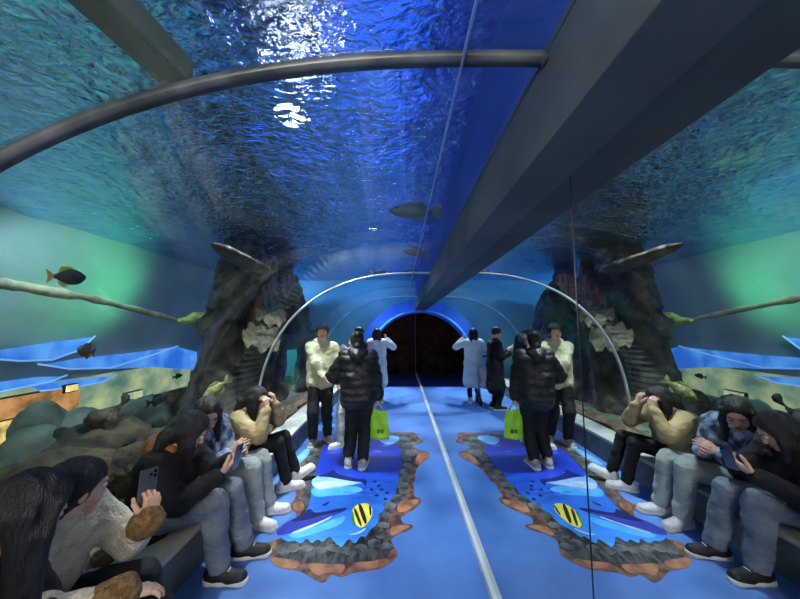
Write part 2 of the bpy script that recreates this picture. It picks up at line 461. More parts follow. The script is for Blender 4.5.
m_dolph = M('printed_dolphin_blue', (38, 44, 150), (56, 66, 170), 6, .4)
m_navy = M('printed_navy', (18, 26, 96), None, rough=.4)
# upper dolphin
m_pale = M('printed_pale_blue', (120, 170, 232), (160, 200, 242), 6, .4)
m_glow = M('printed_cyan', (64, 160, 236), (96, 184, 242), 6, .4)
MB().prism(ppoly(z5([(262,300),(300,284),(360,292),(430,284),(470,300),(420,318),(340,322),(280,330)])), .0005, .0036).build('cyan_glow_print', m_glow, fp)
MB().prism(ppoly(z5([(262,272),(285,250),(330,238),(375,244),(420,258),(450,262),(476,260),(462,272),(430,280),(380,290),(330,298),(286,300)])), .0005, .0040).build('dolphin_body_print', m_pale, fp)
MB().prism(ppoly(z5([(285,250),(330,237),(352,222),(362,240),(400,250),(440,260),(478,259),(470,292),(462,272),(430,270),(380,262),(330,252)])), .0005, .0046).build('dolphin_back_print', m_navy, fp)
MB().prism(ppoly(z5([(270,276),(320,266),(380,274),(420,276),(360,288),(310,296),(282,296)])), .0005, .0044).build('dolphin_belly_print', m_w, fp)
MB().prism(ppoly(z5([(320,350),(338,340),(330,355),(312,362),(306,358)])), .0005, .0042).build('small_fish_print', m_navy, fp)
# lower dolphin
MB().prism(ppoly(z5([(170,470),(230,452),(300,432),(350,410),(400,396),(380,430),(320,452),(260,470),(210,484)])), .0005, .0036).build('cyan_glow_print', m_glow, fp)
MB().prism(ppoly(z5([(132,462),(160,430),(200,408),(250,392),(310,386),(370,371),(402,368),(398,378),(350,396),(300,422),(240,444),(190,464),(150,472)])), .0005, .0040).build('dolphin_body_print', m_dolph, fp)
MB().prism(ppoly(z5([(180,418),(230,396),(262,366),(276,388),(320,382),(370,370),(404,367),(396,378),(340,388),(280,404),(220,420)])), .0005, .0046).build('dolphin_back_print', m_navy, fp)
MB().prism(ppoly(z5([(185,464),(240,442),(300,420),(350,395),(330,412),(270,440),(215,464)]), it=1), .0005, .0044).build('dolphin_belly_print', m_w, fp)
# striped fish
MB().prism(ppoly(z5([(414,390),(430,360),(456,350),(482,352),(498,376),(492,405),(470,436),(450,444),(432,430),(420,410)])), .0005, .0044).build('striped_fish_print', M('printed_yellow', (236, 216, 60), (246, 232, 110), 6, .4), fp)
for pts in [[(440,356),(454,352),(478,420),(466,432)],[(424,376),(432,366),(458,432),(450,440)],[(482,356),(490,362),(494,392),(486,400)]]:
    MB().prism(ppoly(z5(pts), it=1), .0005, .0048).build('fish_stripe_print', m_black, fp)
MB().prism(ppoly(z5([(414,395),(422,372),(430,420),(436,440),(424,430)])), .0005, .0050).build('fish_tail_print', M('printed_green', (40, 130, 70), None, rough=.4), fp)
MB().prism(ppoly(z5([(400,470),(440,462),(474,440),(468,452),(440,468)])), .0005, .0042).build('fin_ray_print', m_w, fp)
for (x, y) in [(492,300),(512,322),(520,285),(552,312),(545,335),(505,270),(530,300)]:
    MB().prism(ppoly(z5([(x-10,y),(x,y-7),(x+10,y-1),(x,y+6)])), .0005, .0040).build('little_fish_print', m_navy, fp)
# scattered brush streaks of light in the printed water
for i in range(22):
    x = 320+RNG.rand()*240; y = 130+RNG.rand()*210; w = 20+RNG.rand()*40
    MB().prism(ppoly(z5([(x, y), (x+w*.5, y-3), (x+w, y+2), (x+w*.5, y+3)])), .0005, .0036).build('light_streak_print', M('printed_streak', (70, 110, 236), None, rough=.4), fp)
# ================================================================== TANK
m_back = M('tank_back_wall', (118, 138, 144), (138, 156, 160), .8, .8)
m_sand = M('tank_sand', (70, 80, 66), (108, 114, 92), 9, .9, bump=.4, bscale=40)
m_rock = M('dark_reef_rock', (22, 20, 18), (72, 66, 52), 5, .85, bump=.9, bscale=16)
m_rockm = M('mossy_reef_rock', (18, 18, 12), (62, 55, 34), 6, .9, bump=.9, bscale=22)
m_wood = M('driftwood', (92, 62, 48), (160, 118, 96), 6, .8, bump=.8, bscale=10, stretch=(3, 3, .5))
m_log = M('dark_log', (36, 30, 24), (80, 66, 50), 6, .85, bump=.8, bscale=12)
m_plate = M('plate_coral', (44, 40, 28), (92, 84, 58), 12, .8, bump=.5, bscale=20)
m_slab = M('tan_slab', (48, 42, 33), (74, 66, 52), 4, .8, bump=.4, bscale=14)
m_boul = M('grey_green_boulder', (66, 82, 74), (100, 114, 100), 5, .9, bump=.3, bscale=10)
struct(MB().box((-4.6, Y0-.1, 0), (-4.45, Y1+.42, 4.7)).build('wall_left', m_back))
struct(MB().box((-4.45, Y0-.1, 0), (-1.9, Y0, 3.05)).build('wall_near_tank', m_back))
struct(MB().box((-4.6, Y1+.42, 2.45), (.72, Y1+.5, 4.7)).build('wall_far_upper', m_bluewall))
struct(MB().box((-4.6, -3.3, 4.7), (.72, 9.0, 4.8)).build('ceiling', M('dark_blue_ceiling', (22, 40, 96), (30, 52, 120), 1.2, .8)))
# tank bed
nx, ny = 60, 160
gx, gy = np.meshgrid(np.linspace(-4.45, -1.86, nx), np.linspace(Y0, Y1, ny), indexing='ij')
gp = np.stack([gx.ravel(), gy.ravel(), np.zeros(gx.size)], 1)
gp[:, 2] = .27+.07*fbm(gp*1.6+5, 4)+.05*np.clip((-2.3-gp[:, 0]), 0, 1)
ii = np.arange(nx*ny).reshape(nx, ny)
fq = np.stack([ii[:-1, :-1].ravel(), ii[1:, :-1].ravel(), ii[1:, 1:].ravel(), ii[:-1, 1:].ravel()], 1)
struct(mesh_obj('floor_tank_bed', gp, fq, m_sand))
# brown rockwork strip on the ledge just behind the pale slab
pr = []
for i in range(26):
    y = Y0+.3+i*.32
    pr.append(('+', el((XC-.42+.03*math.sin(i*2.1), y, ZC), (.13, .22, .05+.02*math.sin(i*1.3))), .05))
st_ = sdf_obj('trim_5', pr, .025, M('brown_ledge_gravel', (70, 58, 42), (120, 102, 76), 9, .9, bump=.7, bscale=30), None, .02, 9)
struct(st_)

# ---- water surface seen from below
def water_mat():
    m = bpy.data.materials.new('water_surface'); m.use_nodes = True
    nt = m.node_tree; nt.nodes.clear(); L = nt.links.new
    o = nt.nodes.new('ShaderNodeOutputMaterial')
    tr = nt.nodes.new('ShaderNodeBsdfTransparent'); tr.inputs[0].default_value = (.80, .92, 1, 1)
    rf = nt.nodes.new('ShaderNodeBsdfRefraction'); rf.inputs['IOR'].default_value = 1.33; rf.inputs['Roughness'].default_value = .03
    rf.inputs['Color'].default_value = (.86, .95, 1, 1)
    gl = nt.nodes.new('ShaderNodeBsdfGlossy'); gl.inputs['Roughness'].default_value = .03; gl.inputs['Color'].default_value = (.54, .75, 1, 1)
    fr = nt.nodes.new('ShaderNodeFresnel'); fr.inputs['IOR'].default_value = 1.33
    tc = nt.nodes.new('ShaderNodeTexCoord')
    n = nt.nodes.new('ShaderNodeTexNoise'); n.inputs['Scale'].default_value = 13; n.inputs['Detail'].default_value = 5; n.inputs['Distortion'].default_value = .6
    mp = nt.nodes.new('ShaderNodeMapping'); mp.inputs['Scale'].default_value = (1.0, 1.5, 1)
    L(tc.outputs['Object'], mp.inputs[0]); L(mp.outputs[0], n.inputs['Vector'])
    bp = nt.nodes.new('ShaderNodeBump'); bp.inputs['Strength'].default_value = .75; bp.inputs['Distance'].default_value = .05
    L(n.outputs['Fac'], bp.inputs['Height'])
    for q in (rf, gl, fr): L(bp.outputs['Normal'], q.inputs['Normal'])
    m1 = nt.nodes.new('ShaderNodeMixShader')
    n3 = nt.nodes.new('ShaderNodeTexNoise'); n3.inputs['Scale'].default_value = 17; n3.inputs['Detail'].default_value = 4; n3.inputs['Distortion'].default_value = 1.0
    r3 = nt.nodes.new('ShaderNodeValToRGB'); r3.color_ramp.elements[0].position = .50; r3.color_ramp.elements[1].position = .56
    r3.color_ramp.elements[0].color = (1, 1, 1, 1); r3.color_ramp.elements[1].color = (.3, .3, .3, 1)
    L(mp.outputs[0], n3.inputs['Vector']); L(n3.outputs['Fac'], r3.inputs[0]); L(r3.outputs[0], m1.inputs[0])
    L(tr.outputs[0], m1.inputs[1]); L(rf.outputs[0], m1.inputs[2])
    m2 = nt.nodes.new('ShaderNodeMixShader'); L(fr.outputs[0], m2.inputs[0]); L(m1.outputs[0], m2.inputs[1]); L(gl.outputs[0], m2.inputs[2])
    L(m2.outputs[0], o.inputs[0]); return m
nx, ny = 170, 330
gx, gy = np.meshgrid(np.linspace(-4.45, .44, nx), np.linspace(Y0-.1, Y1+.42, ny), indexing='ij')
gp = np.stack([gx.ravel(), gy.ravel(), np.zeros(gx.size)], 1)
gp[:, 2] = WZ+.04*fbm(gp @ np.array([[1.3, .5, 0], [-.6, 1.7, 0], [0, 0, 1]])+9, 2)+.022*fbm(gp @ np.array([[4.0, 1.7, 0], [-2.1, 5.6, 0], [0, 0, 1]])+2, 3)
ii = np.arange(nx*ny).reshape(nx, ny)
fq = np.stack([ii[:-1, :-1].ravel(), ii[1:, :-1].ravel(), ii[1:, 1:].ravel(), ii[:-1, 1:].ravel()], 1)
ws = mesh_obj('water_surface', gp, fq, water_mat()); struct(ws)

# beam lying over the tunnel roof, upper left
G1, G2 = atZ(24, -60, 2.46), atZ(178, 86, 2.46)
gdir = (G2-G1).normalized(); gside = gdir.cross(V((0, 0, 1)))
Rg = Matrix((gside, gdir, V((0, 0, 1)))).transposed()
gb = MB().box((-.06, -.6, 0), (.06, (G2-G1).length, .09), Rg, G1).build('girder', M('girder_paint', (88, 102, 90), (116, 126, 108), 3, .6, bump=.2, bscale=12), bevel=.012)
tag(gb, 'grey green girder lying over the tunnel roof at the top left', 'girder')

# ---- rocks and wood
def thing_sdf(name, label, cat, prims, h, mat, noise, nscale, group=None, octs=4, stretch=(1, 1, 1), it=4):
    o = sdf_obj(name, prims, h, mat, None, noise, nscale, stretch, it, octs)
    return tag(o, label, cat, group)
j = '+'
def shift(p, d): return (p[0], p[1]+np.array(d), p[2]+np.array(d), p[3], p[4]) if p[0] == 'c' else (p[0], p[1]+np.array(d))+p[2:]
thing_sdf('reef_rock', 'tall dark reef rock column with a beak-like ledge, left of the driftwood trunk', 'rock', [(o_, shift(p_, (.05, .62, 0)), k_) for o_, p_, k_ in [
    (j, rc((-2.95, 4.15, .2), (-2.95, 4.3, 1.1), .50, .30), .1), (j, rc((-2.95, 4.3, 1.1), (-2.95, 4.45, 2.0), .28, .27), .12),
    (j, rc((-3.0, 4.3, 1.55), (-3.25, 4.25, 1.72), .24, .10), .1), (j, rc((-2.95, 4.4, 2.0), (-2.75, 4.5, 2.6), .28, .36), .15),
    (j, rc((-2.75, 4.5, 2.6), (-2.5, 4.9, 2.75), .30, .22), .15), (j, rc((-3.2, 4.2, .3), (-2.4, 4.3, .35), .3, .26), .15),
    (j, rc((-2.75, 4.5, 2.75), (-2.7, 4.5, 3.0), .3, .25), .1)]], .03, m_rock, .16, 2.6, octs=5)
thing_sdf('driftwood', 'brown grooved driftwood trunk rising to the water behind the plate corals', 'driftwood', [
    (j, rc((-2.72, 5.6, .2), (-2.72, 5.7, 1.3), .44, .34), .1), (j, rc((-2.72, 5.7, 1.3), (-2.78, 5.9, 2.9), .34, .26), .1),
    (j, rc((-2.4, 5.2, .2), (-2.6, 5.5, 1.0), .24, .2), .1), (j, rc((-2.6, 5.6, 1.6), (-2.3, 6.2, 2.6), .2, .14), .1),
    (j, rc((-2.75, 5.8, 2.2), (-3.1, 5.6, 2.9), .2, .15), .1)], .03, m_wood, .09, 4.0, stretch=(3.0, 3.0, .45), octs=4)
thing_sdf('reef_rock', 'dark rock stump in front of the driftwood trunk under the plate corals', 'rock', [
    (j, rc((-2.35, 4.85, .2), (-2.3, 5.0, 1.2), .32, .22), .1), (j, rc((-2.3, 5.0, 1.2), (-2.25, 5.15, 1.5), .22, .2), .1)], .03, m_rock, .12, 3.4, octs=5)
thing_sdf('driftwood_log', 'dark horizontal log bridging between rock legs behind the man in beige', 'driftwood', [
    (j, rc((-2.3, 5.2, 1.38), (-2.3, 6.4, 1.30), .17, .15), .1), (j, rc((-2.3, 6.4, 1.30), (-2.25, 8.0, 1.42), .15, .17), .1)], .025, m_log, .06, 5, octs=4)
thing_sdf('rock_stump', 'near dark rock leg under the horizontal log', 'rock', [(j, rc((-2.32, 5.75, .2), (-2.3, 5.8, 1.3), .2, .14), .1)], .025, m_rock, .09, 4.5, 'rock legs under the log')
thing_sdf('rock_stump', 'far dark rock leg under the horizontal log beside the man in beige', 'rock', [(j, rc((-2.3, 7.3, .2), (-2.3, 7.3, 1.35), .24, .15), .1)], .025, m_rock, .09, 4.5, 'rock legs under the log')
thing_sdf('driftwood_log', 'pale leaning log propped against the far side of the driftwood trunk', 'driftwood', [
    (j, rc((-2.35, 7.0, 1.45), (-2.75, 6.9, 2.95), .2, .22), .1)], .03, m_slab, .06, 5, octs=4)
thing_sdf('reef_rock', 'big dark overhanging rock resting on the horizontal log beyond the driftwood', 'rock', [
    (j, el((-2.75, 7.3, 2.0), (.42, .75, .62)), 0), (j, el((-2.6, 6.7, 2.45), (.34, .5, .34)), .12), (j, rc((-2.5, 7.6, 1.5), (-2.6, 7.5, 2.0), .25, .3), .1)], .035, m_rock, .2, 2.4, octs=5)
thing_sdf('stone_slab', 'flat tan stone slab jutting from the top of the dark rock column', 'rock', [
    (j, el((-2.22, 4.05, 2.56), (.15, .62, .055), Matrix.Rotation(-.05, 3, 'X')), .02), (j, el((-2.25, 4.5, 2.54), (.2, .42, .06), Matrix.Rotation(-.04, 3, 'X')), .05)], .016, m_slab, .05, 4)
for i, (c, r, lb) in enumerate([((-2.12, 4.66, 1.46), .30, 'wavy tan plate coral on the dark stump, lowest of the three plates'),
                               ((-2.15, 5.0, 1.80), .26, 'tan plate coral stacked just above the wavy plate'),
                               ((-2.2, 5.4, 2.08), .22, 'small tan plate coral, topmost beside the grooved trunk')]):
    R = Matrix.Rotation(.62, 3, 'Y') @ Matrix.Rotation(.5, 3, 'X')
    def ruffle(v, n, c=c): 
        an = np.arctan2(v[:, 1]-c[1], v[:, 0]-c[0]); rr = np.hypot(v[:, 1]-c[1], v[:, 0]-c[0])
        v = v.copy(); v[:, 2] += .20*rr*np.sin(an*7+i)+.05*rr*np.sin(an*17); return v
    o = sdf_obj('plate_coral', [(j, el(c, (r, r, .035), R), 0), (j, rc(V(c), V(c)+V((-.15, .05, -.12)), .05, .09), .05)], .014, m_plate, None, .03, 7, post=ruffle)
    tag(o, lb, 'coral', 'plate corals on the rock')
# pale beam-like log along the tank with a lime coral at its end
A = atX(-300, 235, -4.1); B_ = atX(96, 299, -3.9); C_ = atX(192, 324, -3.7)
thing_sdf('driftwood_log', 'long pale straight log along the tank, pointing at the lime coral', 'driftwood', [(j, rc(A, B_, .062, .055), .02), (j, rc(B_, C_, .055, .035), .02)], .02, M('pale_log', (132, 136, 112), (172, 170, 140), 6, .8, bump=.5, bscale=14), .03, 6)
cc = atX(200, 321, -3.5)
thing_sdf('leather_coral', 'lime yellow coral on the dark rock beak at the end of the pale log', 'coral',
          [(j, el(cc+V((0, 0, .02)), (.16, .3, .13)), .05), (j, el(cc+V((.1, .2, -.1)), (.16, .22, .18)), .05), (j, el(cc+V((0, -.3, 0)), (.08, .22, .05)), .05)], .016, M('lime_coral', (150, 176, 60), (196, 206, 100), 9, .7, bump=.6, bscale=30), .05, 7)
# mossy rocks right behind the seated visitors
beds = [((-2.25, 1.5, .36), (.30, .42, .20)), ((-2.55, 2.3, .36), (.36, .45, .28)), ((-2.2, 2.85, .40), (.26, .45, .24)), ((-2.15, 3.55, .40), (.24, .42, .24)),
        ((-3.05, 3.1, .42), (.42, .5, .24)), ((-2.6, 1.0, .26), (.4, .4, .26)), ((-2.1, .4, .38), (.2, .5, .22)), ((-2.1, 6.9, .34), (.2, .55, .14)), ((-3.5, 5.2, .38), (.4, .5, .26))]
blab = ['mossy brown rock behind the girl in the cream jacket', 'large mossy brown rock behind the visitor in the black hoodie', 'mossy brown rock behind the visitor in denim',
        'mossy brown rock behind the visitor in the tan jacket', 'broad mossy rock at the foot of the dark rock column', 'low mossy rock farther back, behind the two black-haired girls',
        'mossy brown rock at the left edge behind the black-haired girl', 'low mossy rock on the bed under the horizontal log', 'mossy rock on the bed left behind the dark rock column']
for (c, r), lb in zip(beds, blab):
    thing_sdf('reef_rock', lb, 'rock', [(j, el(c, r), 0), (j, el((c[0]-.1, c[1]+r[1]*.5, c[2]), (r[0]*.7, r[1]*.6, r[2]*.8)), .08)], .022, m_rockm, .14, 4.2, 'mossy rocks along the tank bed', octs=5)
bl = [((42, 432), -3.5, (.17, .22, .32), 'tallest grey green boulder standing near the left edge of the tank'), ((72, 436), -3.4, (.2, .27, .26), 'round grey green boulder in the middle of its row'),
      ((20, 455), -3.2, (.16, .2, .2), 'small low grey green boulder at the left edge'), ((138, 432), -3.3, (.2, .3, .2), 'grey green boulder nearest the dark rock column')]
for (px, x, r, lb) in bl:
    p = atX(px[0], px[1], x)
    thing_sdf('boulder', lb, 'boulder', [(j, el((p.x, p.y, .30+r[2]*.75), r), 0), (j, el((p.x, p.y+.1, .45), (r[0]*1.25, r[1]*1.2, .28)), .1)], .03, m_boul, .10, 4.0, 'grey green boulders in the tank')
p = atX(104, 428, -3.0)
thing_sdf('dark_coral', 'small dark jagged coral among the grey green boulders', 'coral', [(j, rc((p.x, p.y, .3), (p.x, p.y, .7), .16, .1), .04), (j, rc((p.x, p.y, .6), (p.x, p.y+.2, .84), .08, .04), .04), (j, rc((p.x, p.y, .6), (p.x+.05, p.y-.2, .8), .08, .04), .04)], .02, m_rock, .1, 7)

# long lit viewing window in the back wall
ya, yb = atX(-420, 400, -4.44).y, atX(188, 400, -4.44).y
wz0, wz1 = .40, .92
wf = MB()
for (y0, y1, z0, z1) in ((ya-.05, ya, wz0-.05, wz1+.05), (yb, yb+.05, wz0-.05, wz1+.05), (ya, yb, wz0-.05, wz0), (ya, yb, wz1, wz1+.05)):
    wf.box((-4.46, y0, z0), (-4.41, y1, z1))
wfo = struct(wf.build('window_5', M('window_frame_pale', (150, 165, 150), None)))
MB().box((-4.46, ya, wz0), (-4.435, yb, wz1)).build('pane', M('lit_window_pane', (84, 128, 116), (200, 206, 150), 3.2, .4, emit=(150, 182, 146), estr=.72, lo=.32, hi=.72), wfo)
# ---- lit boxes, and wave shapes with a glow added for bright streaks
def lit(px0, px1, x, col, s, lb, name='lightbox'):
    a = atX(px0[0], px0[1], x); b = atX(px1[0], px1[1], x)
    ylo, yhi = sorted((a.y, b.y)); zlo, zhi = sorted((a.z, b.z))
    e = empty(name, (x, (ylo+yhi)/2, zlo)); tag(e, lb, 'lightbox', 'lightboxes at the back of the tank')
    MB().box((x-.06, ylo, zlo), (x, yhi, zhi)).build('case', m_black, e, bevel=.008)
    MB().box((x, ylo+.015, zlo+.015), (x+.012, yhi-.015, zhi-.015)).build('lit_face', M('lit_%s' % '_'.join(map(str, col)), tuple(int(q*.55) for q in col), col, 5.0, .4, emit=col, estr=s*1.25, lo=.3, hi=.6), e)
lit((-30, 428), (34, 446), -4.36, (236, 206, 120), 1.1, 'low bright yellow lightbox at the left edge of the tank')
lit((-20, 402), (78, 414), -4.38, (224, 160, 96), .55, 'long orange lightbox at the back of the tank')
lit((65, 385), (78, 391), -4.34, (240, 224, 140), 1.1, 'small pale yellow lightbox above the orange one')
lit((126, 393), (142, 401), -4.34, (206, 226, 180), .7, 'small pale green lightbox nearest the dark rock column')
m_wave = M('blue_wave_glow', (46, 112, 220), (96, 168, 246), 2.5, .35, emit=(72, 146, 238), estr=.8)
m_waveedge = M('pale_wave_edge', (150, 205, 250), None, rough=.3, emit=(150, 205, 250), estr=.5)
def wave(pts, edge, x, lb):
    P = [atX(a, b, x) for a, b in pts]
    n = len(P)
    e = empty('wave_streak', P[0]); tag(e, lb, 'panel', 'blue wave streaks with added glow at the back of the tank')
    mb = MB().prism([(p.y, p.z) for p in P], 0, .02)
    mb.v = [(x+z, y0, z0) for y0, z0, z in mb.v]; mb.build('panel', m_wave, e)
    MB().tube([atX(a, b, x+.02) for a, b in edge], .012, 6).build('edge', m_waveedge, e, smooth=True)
wave([(-40,348),(0,350),(40,344),(94,337),(80,350),(52,360),(20,361),(-40,356)], [(-40,356),(20,361),(52,360),(80,350),(95,336)], -4.40, 'upper left blue wave streak, glow added, with an upswept pale tip')
wave([(40,365),(80,358),(130,353),(176,347),(196,352),(196,370),(150,367),(110,369),(70,369)], [(38,364),(70,369),(110,368),(150,356),(178,346)], -4.40, 'blue wave streak, glow added, running in behind the dark rock column')
wave([(-40,388),(0,382),(35,377),(66,376),(50,382),(20,388),(-10,394)], [(-10,394),(20,388),(50,382),(67,375)], -4.40, 'lowest blue wave streak, glow added, at the left edge of the tank')
wave([(30,387),(60,381),(100,377),(116,376),(100,383),(70,388),(40,391)], [(40,391),(70,388),(100,383),(117,375)], -4.40, 'small blue wave streak, glow added, above the pale yellow lightbox')

# ---- fish
def fish(p, d, L, hgt, m1, m2, label, group='fish swimming in the tank', fin=None):
    p = V(p); f = V(d).normalized(); side = f.cross(V((0, 0, 1))).normalized(); up = side.cross(f).normalized()
    e = empty('fish', p); tag(e, label, 'fish', group)
    T = lambda a, b, c: p+f*(a*L)+side*(b*L)+up*(c*L)
    h = hgt/L/2
    prs = [(.5, .02, .02), (.46, .05, .3), (.36, .09, .66), (.2, .11, .95), (0, .105, 1.0), (-.18, .075, .7), (-.32, .04, .36), (-.42, .02, .22)]
    vs = []; fs = []; n = 14
    for x, w, hh in prs:
        hv = hh*h if hh > .02 else .01
        for k in range(n):
            an = 2*math.pi*k/n
            vs.append(T(x, w*math.cos(an), hv*math.sin(an)))
    for i in range(len(prs)-1):
        for k in range(n): fs.append((i*n+k, i*n+(k+1) % n, (i+1)*n+(k+1) % n, (i+1)*n+k))
    fs += [tuple(range(n))[::-1], tuple((len(prs)-1)*n+k for k in range(n))]
    mesh_obj('body', vs, fs, m1, e)
    def finm(name, pts, m):
        mb = MB(); k = len(pts); t = .008
        mb.add([T(a, t, c) for a, c in pts]+[T(a, -t, c) for a, c in pts], [tuple(range(k)), tuple(range(2*k-1, k-1, -1))]+[(i, i+k, (i+1) % k+k, (i+1) % k) for i in range(k)])
        mb.build(name, m, e)
    finm('tail_fin', [(-.40, .06), (-.52, .16), (-.62, h*.9), (-.56, 0), (-.62, -h*.9), (-.52, -.16), (-.40, -.06)], m2)
    finm('dorsal_fin', [(.22, h*.9), (.05, h*1.35), (-.2, h*1.25), (-.3, h*.45), (0, h*.8)], fin or m2)
    finm('anal_fin', [(.0, -h*.95), (-.15, -h*1.35), (-.28, -h*.95), (-.3, -h*.4), (-.1, -h*.7)], fin or m2)
    for sgn in (1, -1):
        MB().ball(T(.36, .085*sgn, h*.18), .022*L+.002, 8, 6).build('eye', m_black, e, smooth=True)
m_fd = M('dark_fish', (30, 34, 38), (60, 64, 62), 20, .5)
m_fo = M('olive_fish', (96, 104, 56), (150, 150, 92), 26, .5, lo=.45, hi=.55)
m_fy = M('yellow_fin', (196, 180, 90), None, rough=.5)
m_fg = M('grey_fish', (66, 84, 88), (98, 116, 116), 8, .5)
m_fb = M('brown_fish', (70, 66, 44), (110, 100, 66), 18, .5)
fish(atX(69, 277, -2.9), (.1, .9, .1), .26, .14, m_fd, m_fy, 'dark fish with a yellow tail above the pale log')
fish(atX(86, 351, -2.9), (.3, -.95, .2), .22, .11, m_fb, m_fb, 'brown fish in front of the upper left blue wave streak')
fish(atX(158, 400, -3.0), (.2, .95, .1), .24, .11, m_fd, m_fd, 'small dark fish low beside the dark rock column')
fish(atX(178, 376, -3.2), (.2, .95, .1), .14, .06, m_fd, m_fd, 'tiny dark fish just under the blue wave streak by the rock')
fish(atX(215, 390, -2.15), (-.45, -.6, -.55), .32, .13, m_fo, m_fo, 'speckled olive fish diving in front of the dark rock column')
fish((.12, 2.55, 2.62), (-.9, -.3, -.1), .46, .13, m_fg, m_fg, 'long grey fish above the tunnel roof beside the beam, nearest of three')
fish((.2, 3.9, 2.6), (-.9, -.35, 0), .34, .11, m_fg, m_fg, 'grey fish above the tunnel roof beside the beam, second of three')
fish((.22, 5.4, 2.6), (-.9, -.35, 0), .3, .1, m_fg, m_fg, 'small grey fish above the roof beside the beam, farthest of three')
fish((-.35, 5.3, 2.58), (.9, .3, .1), .3, .09, m_fg, M('pale_fin', (170, 180, 170), None), 'slim pale-finned fish over the roof above the far portal')
# ================================================================== PEOPLE
m_skin = M('skin', (206, 160, 134), (222, 178, 152), 12, .55, spec=.35)
m_hair = M('black_hair', (11, 10, 11), (24, 21, 21), 30, .5, bump=.5, bscale=40, stretch=(6, 6, .8), spec=.5)
m_lip = M('lips', (160, 84, 80), None, rough=.45)
m_eyew = M('eye_white', (214, 210, 204), None, rough=.25)
m_iris = M('iris', (26, 18, 14), None, rough=.2)
m_shoew = M('white_shoe', (206, 206, 202), (226, 226, 222), 20, .6)
m_shoeb = M('black_shoe', (22, 22, 24), (36, 36, 38), 20, .6)
m_sole = M('white_sole', (220, 218, 210), None, rough=.6)
m_shoeg = M('grey_shoe', (128, 128, 126), (168, 168, 164), 16, .6)

def ik(a, c, l1, l2, pole):
    a, c, pole = V(a), V(c), V(pole)
    d = c-a; L = min(d.length, (l1+l2)*.999); dn = d.normalized(); c2 = a+dn*L
    x = (l1*l1-l2*l2+L*L)/(2*L); h = math.sqrt(max(l1*l1-x*x, 0))
    p = pole-dn*pole.dot(dn); p.normalize()
    return a+dn*x+p*h, c2
def frame(f, up=(0, 0, 1)):
    f = V(f).normalized(); r = f.cross(V(up)).normalized(); u = r.cross(f)
    return Matrix((r, f, u)).transposed()      # local x right, y forward, z up

def hand_prims(W, d, n, l, curl=.5, spread=1.0, s=1.0):
    """W wrist, d pointing direction, n the way the palm faces, l towards the thumb"""
    W = V(W); d = V(d).normalized(); n = V(n); n = (n-d*n.dot(d)).normalized(); l0 = d.cross(n)
    l = l0 if l0.dot(V(l)) > 0 else -l0
    P = []
    offs = (.029, .010, -.010, -.028); lens = (.072, .080, .074, .058); pal = (.088, .092, .088, .080)
    for o, Lf, pl in zip(offs, lens, pal):
        K = W+d*pl*s+l*o*s*spread
        P.append(('+', rc(W+l*o*.55*s, K, .017*s, .0125*s), .012))
    for i, (o, Lf, pl) in enumerate(zip(offs, lens, pal)):
        a = W+d*pl*s+l*o*s*spread
        ang = (curl[i] if isinstance(curl, (tuple, list)) else curl)*1.1
        cur = 0; rr = .0098
        for fr, kk in ((.45, .75), (.31, 1.0), (.24, .8)):
            cur += ang*kk
            dirv = d*math.cos(cur)+n*math.sin(cur)+l*(.12*o/.03*(1 if cur < .9 else 0))
            b = a+dirv.normalized()*Lf*fr*s
            P.append(('+', rc(a, b, rr*s, (rr-.0012)*s), .003)); a = b; rr -= .0012
    a = W+d*.022*s+l*.020*s
    for Lt, dv, r0, r1 in ((.042, l*.75+d*.65+n*.35, .015, .0125), (.034, l*.35+d*.85+n*.5, .0125, .011), (.027, l*.05+d*.85+n*.55, .011, .0085)):
        b = a+dv.normalized()*Lt*s
        P.append(('+', rc(a, b, r0*s, r1*s), .006)); a = b
    return P

# one shoe, built once around its ankle and copied
def shoe_data():
    up = [('+', rc((0, -.05, .045), (0, .02, .05), .042, .042), .02), ('+', rc((0, .0, .045), (0, .145, .03), .042, .036), .03),
          ('+', rc((.012, .08, .03), (.012, .14, .03), .036, .034), .02), ('+', rc((0, -.03, .06), (0, -.02, .105), .04, .043), .03), ('-', rc((0, -.025, .10), (0, -.02, .2), .034, .036), .005),
          ('-', el((0, .05, -.19), (.6, .6, .20)), .004)]
    v, q = sdf(up, .006); v = relax(v, q, 1)
    so = [('+', rc((0, -.05, .012), (0, .02, .012), .047, .043), .02), ('+', rc((0, .02, .012), (.006, .145, .014), .043, .044), .02), ('-', el((0, .05, -.30), (.8, .8, .30)), 0), ('-', el((0, .05, .327), (.8, .8, .30)), 0)]
    v2, q2 = sdf(so, .006); v2 = relax(v2, q2, 1)
    lace = MB()
    for k in range(4):
        y = .045+.022*k; z = .088-.0105*k
        lace.tube([(-.022, y, z-.004), (0, y+.004, z+.003), (.022, y, z-.004)], .0035, 6)
    return (v, q), (v2, q2), (lace.v, lace.f)
SHOE = shoe_data()
def shoe(parent, A, toe, up, m_up, m_so, m_lace=None):
    R = np.array(frame(toe, up)); A = np.array(A)
    f = lambda v: np.asarray(v) @ R.T+A
    s = mesh_obj('shoe', f(SHOE[0][0]), SHOE[0][1], m_up, parent)
    mesh_obj('sole', f(SHOE[1][0]), SHOE[1][1], m_so, s)
    mesh_obj('laces', f(SHOE[2][0]), SHOE[2][1], m_lace or m_sole, s)

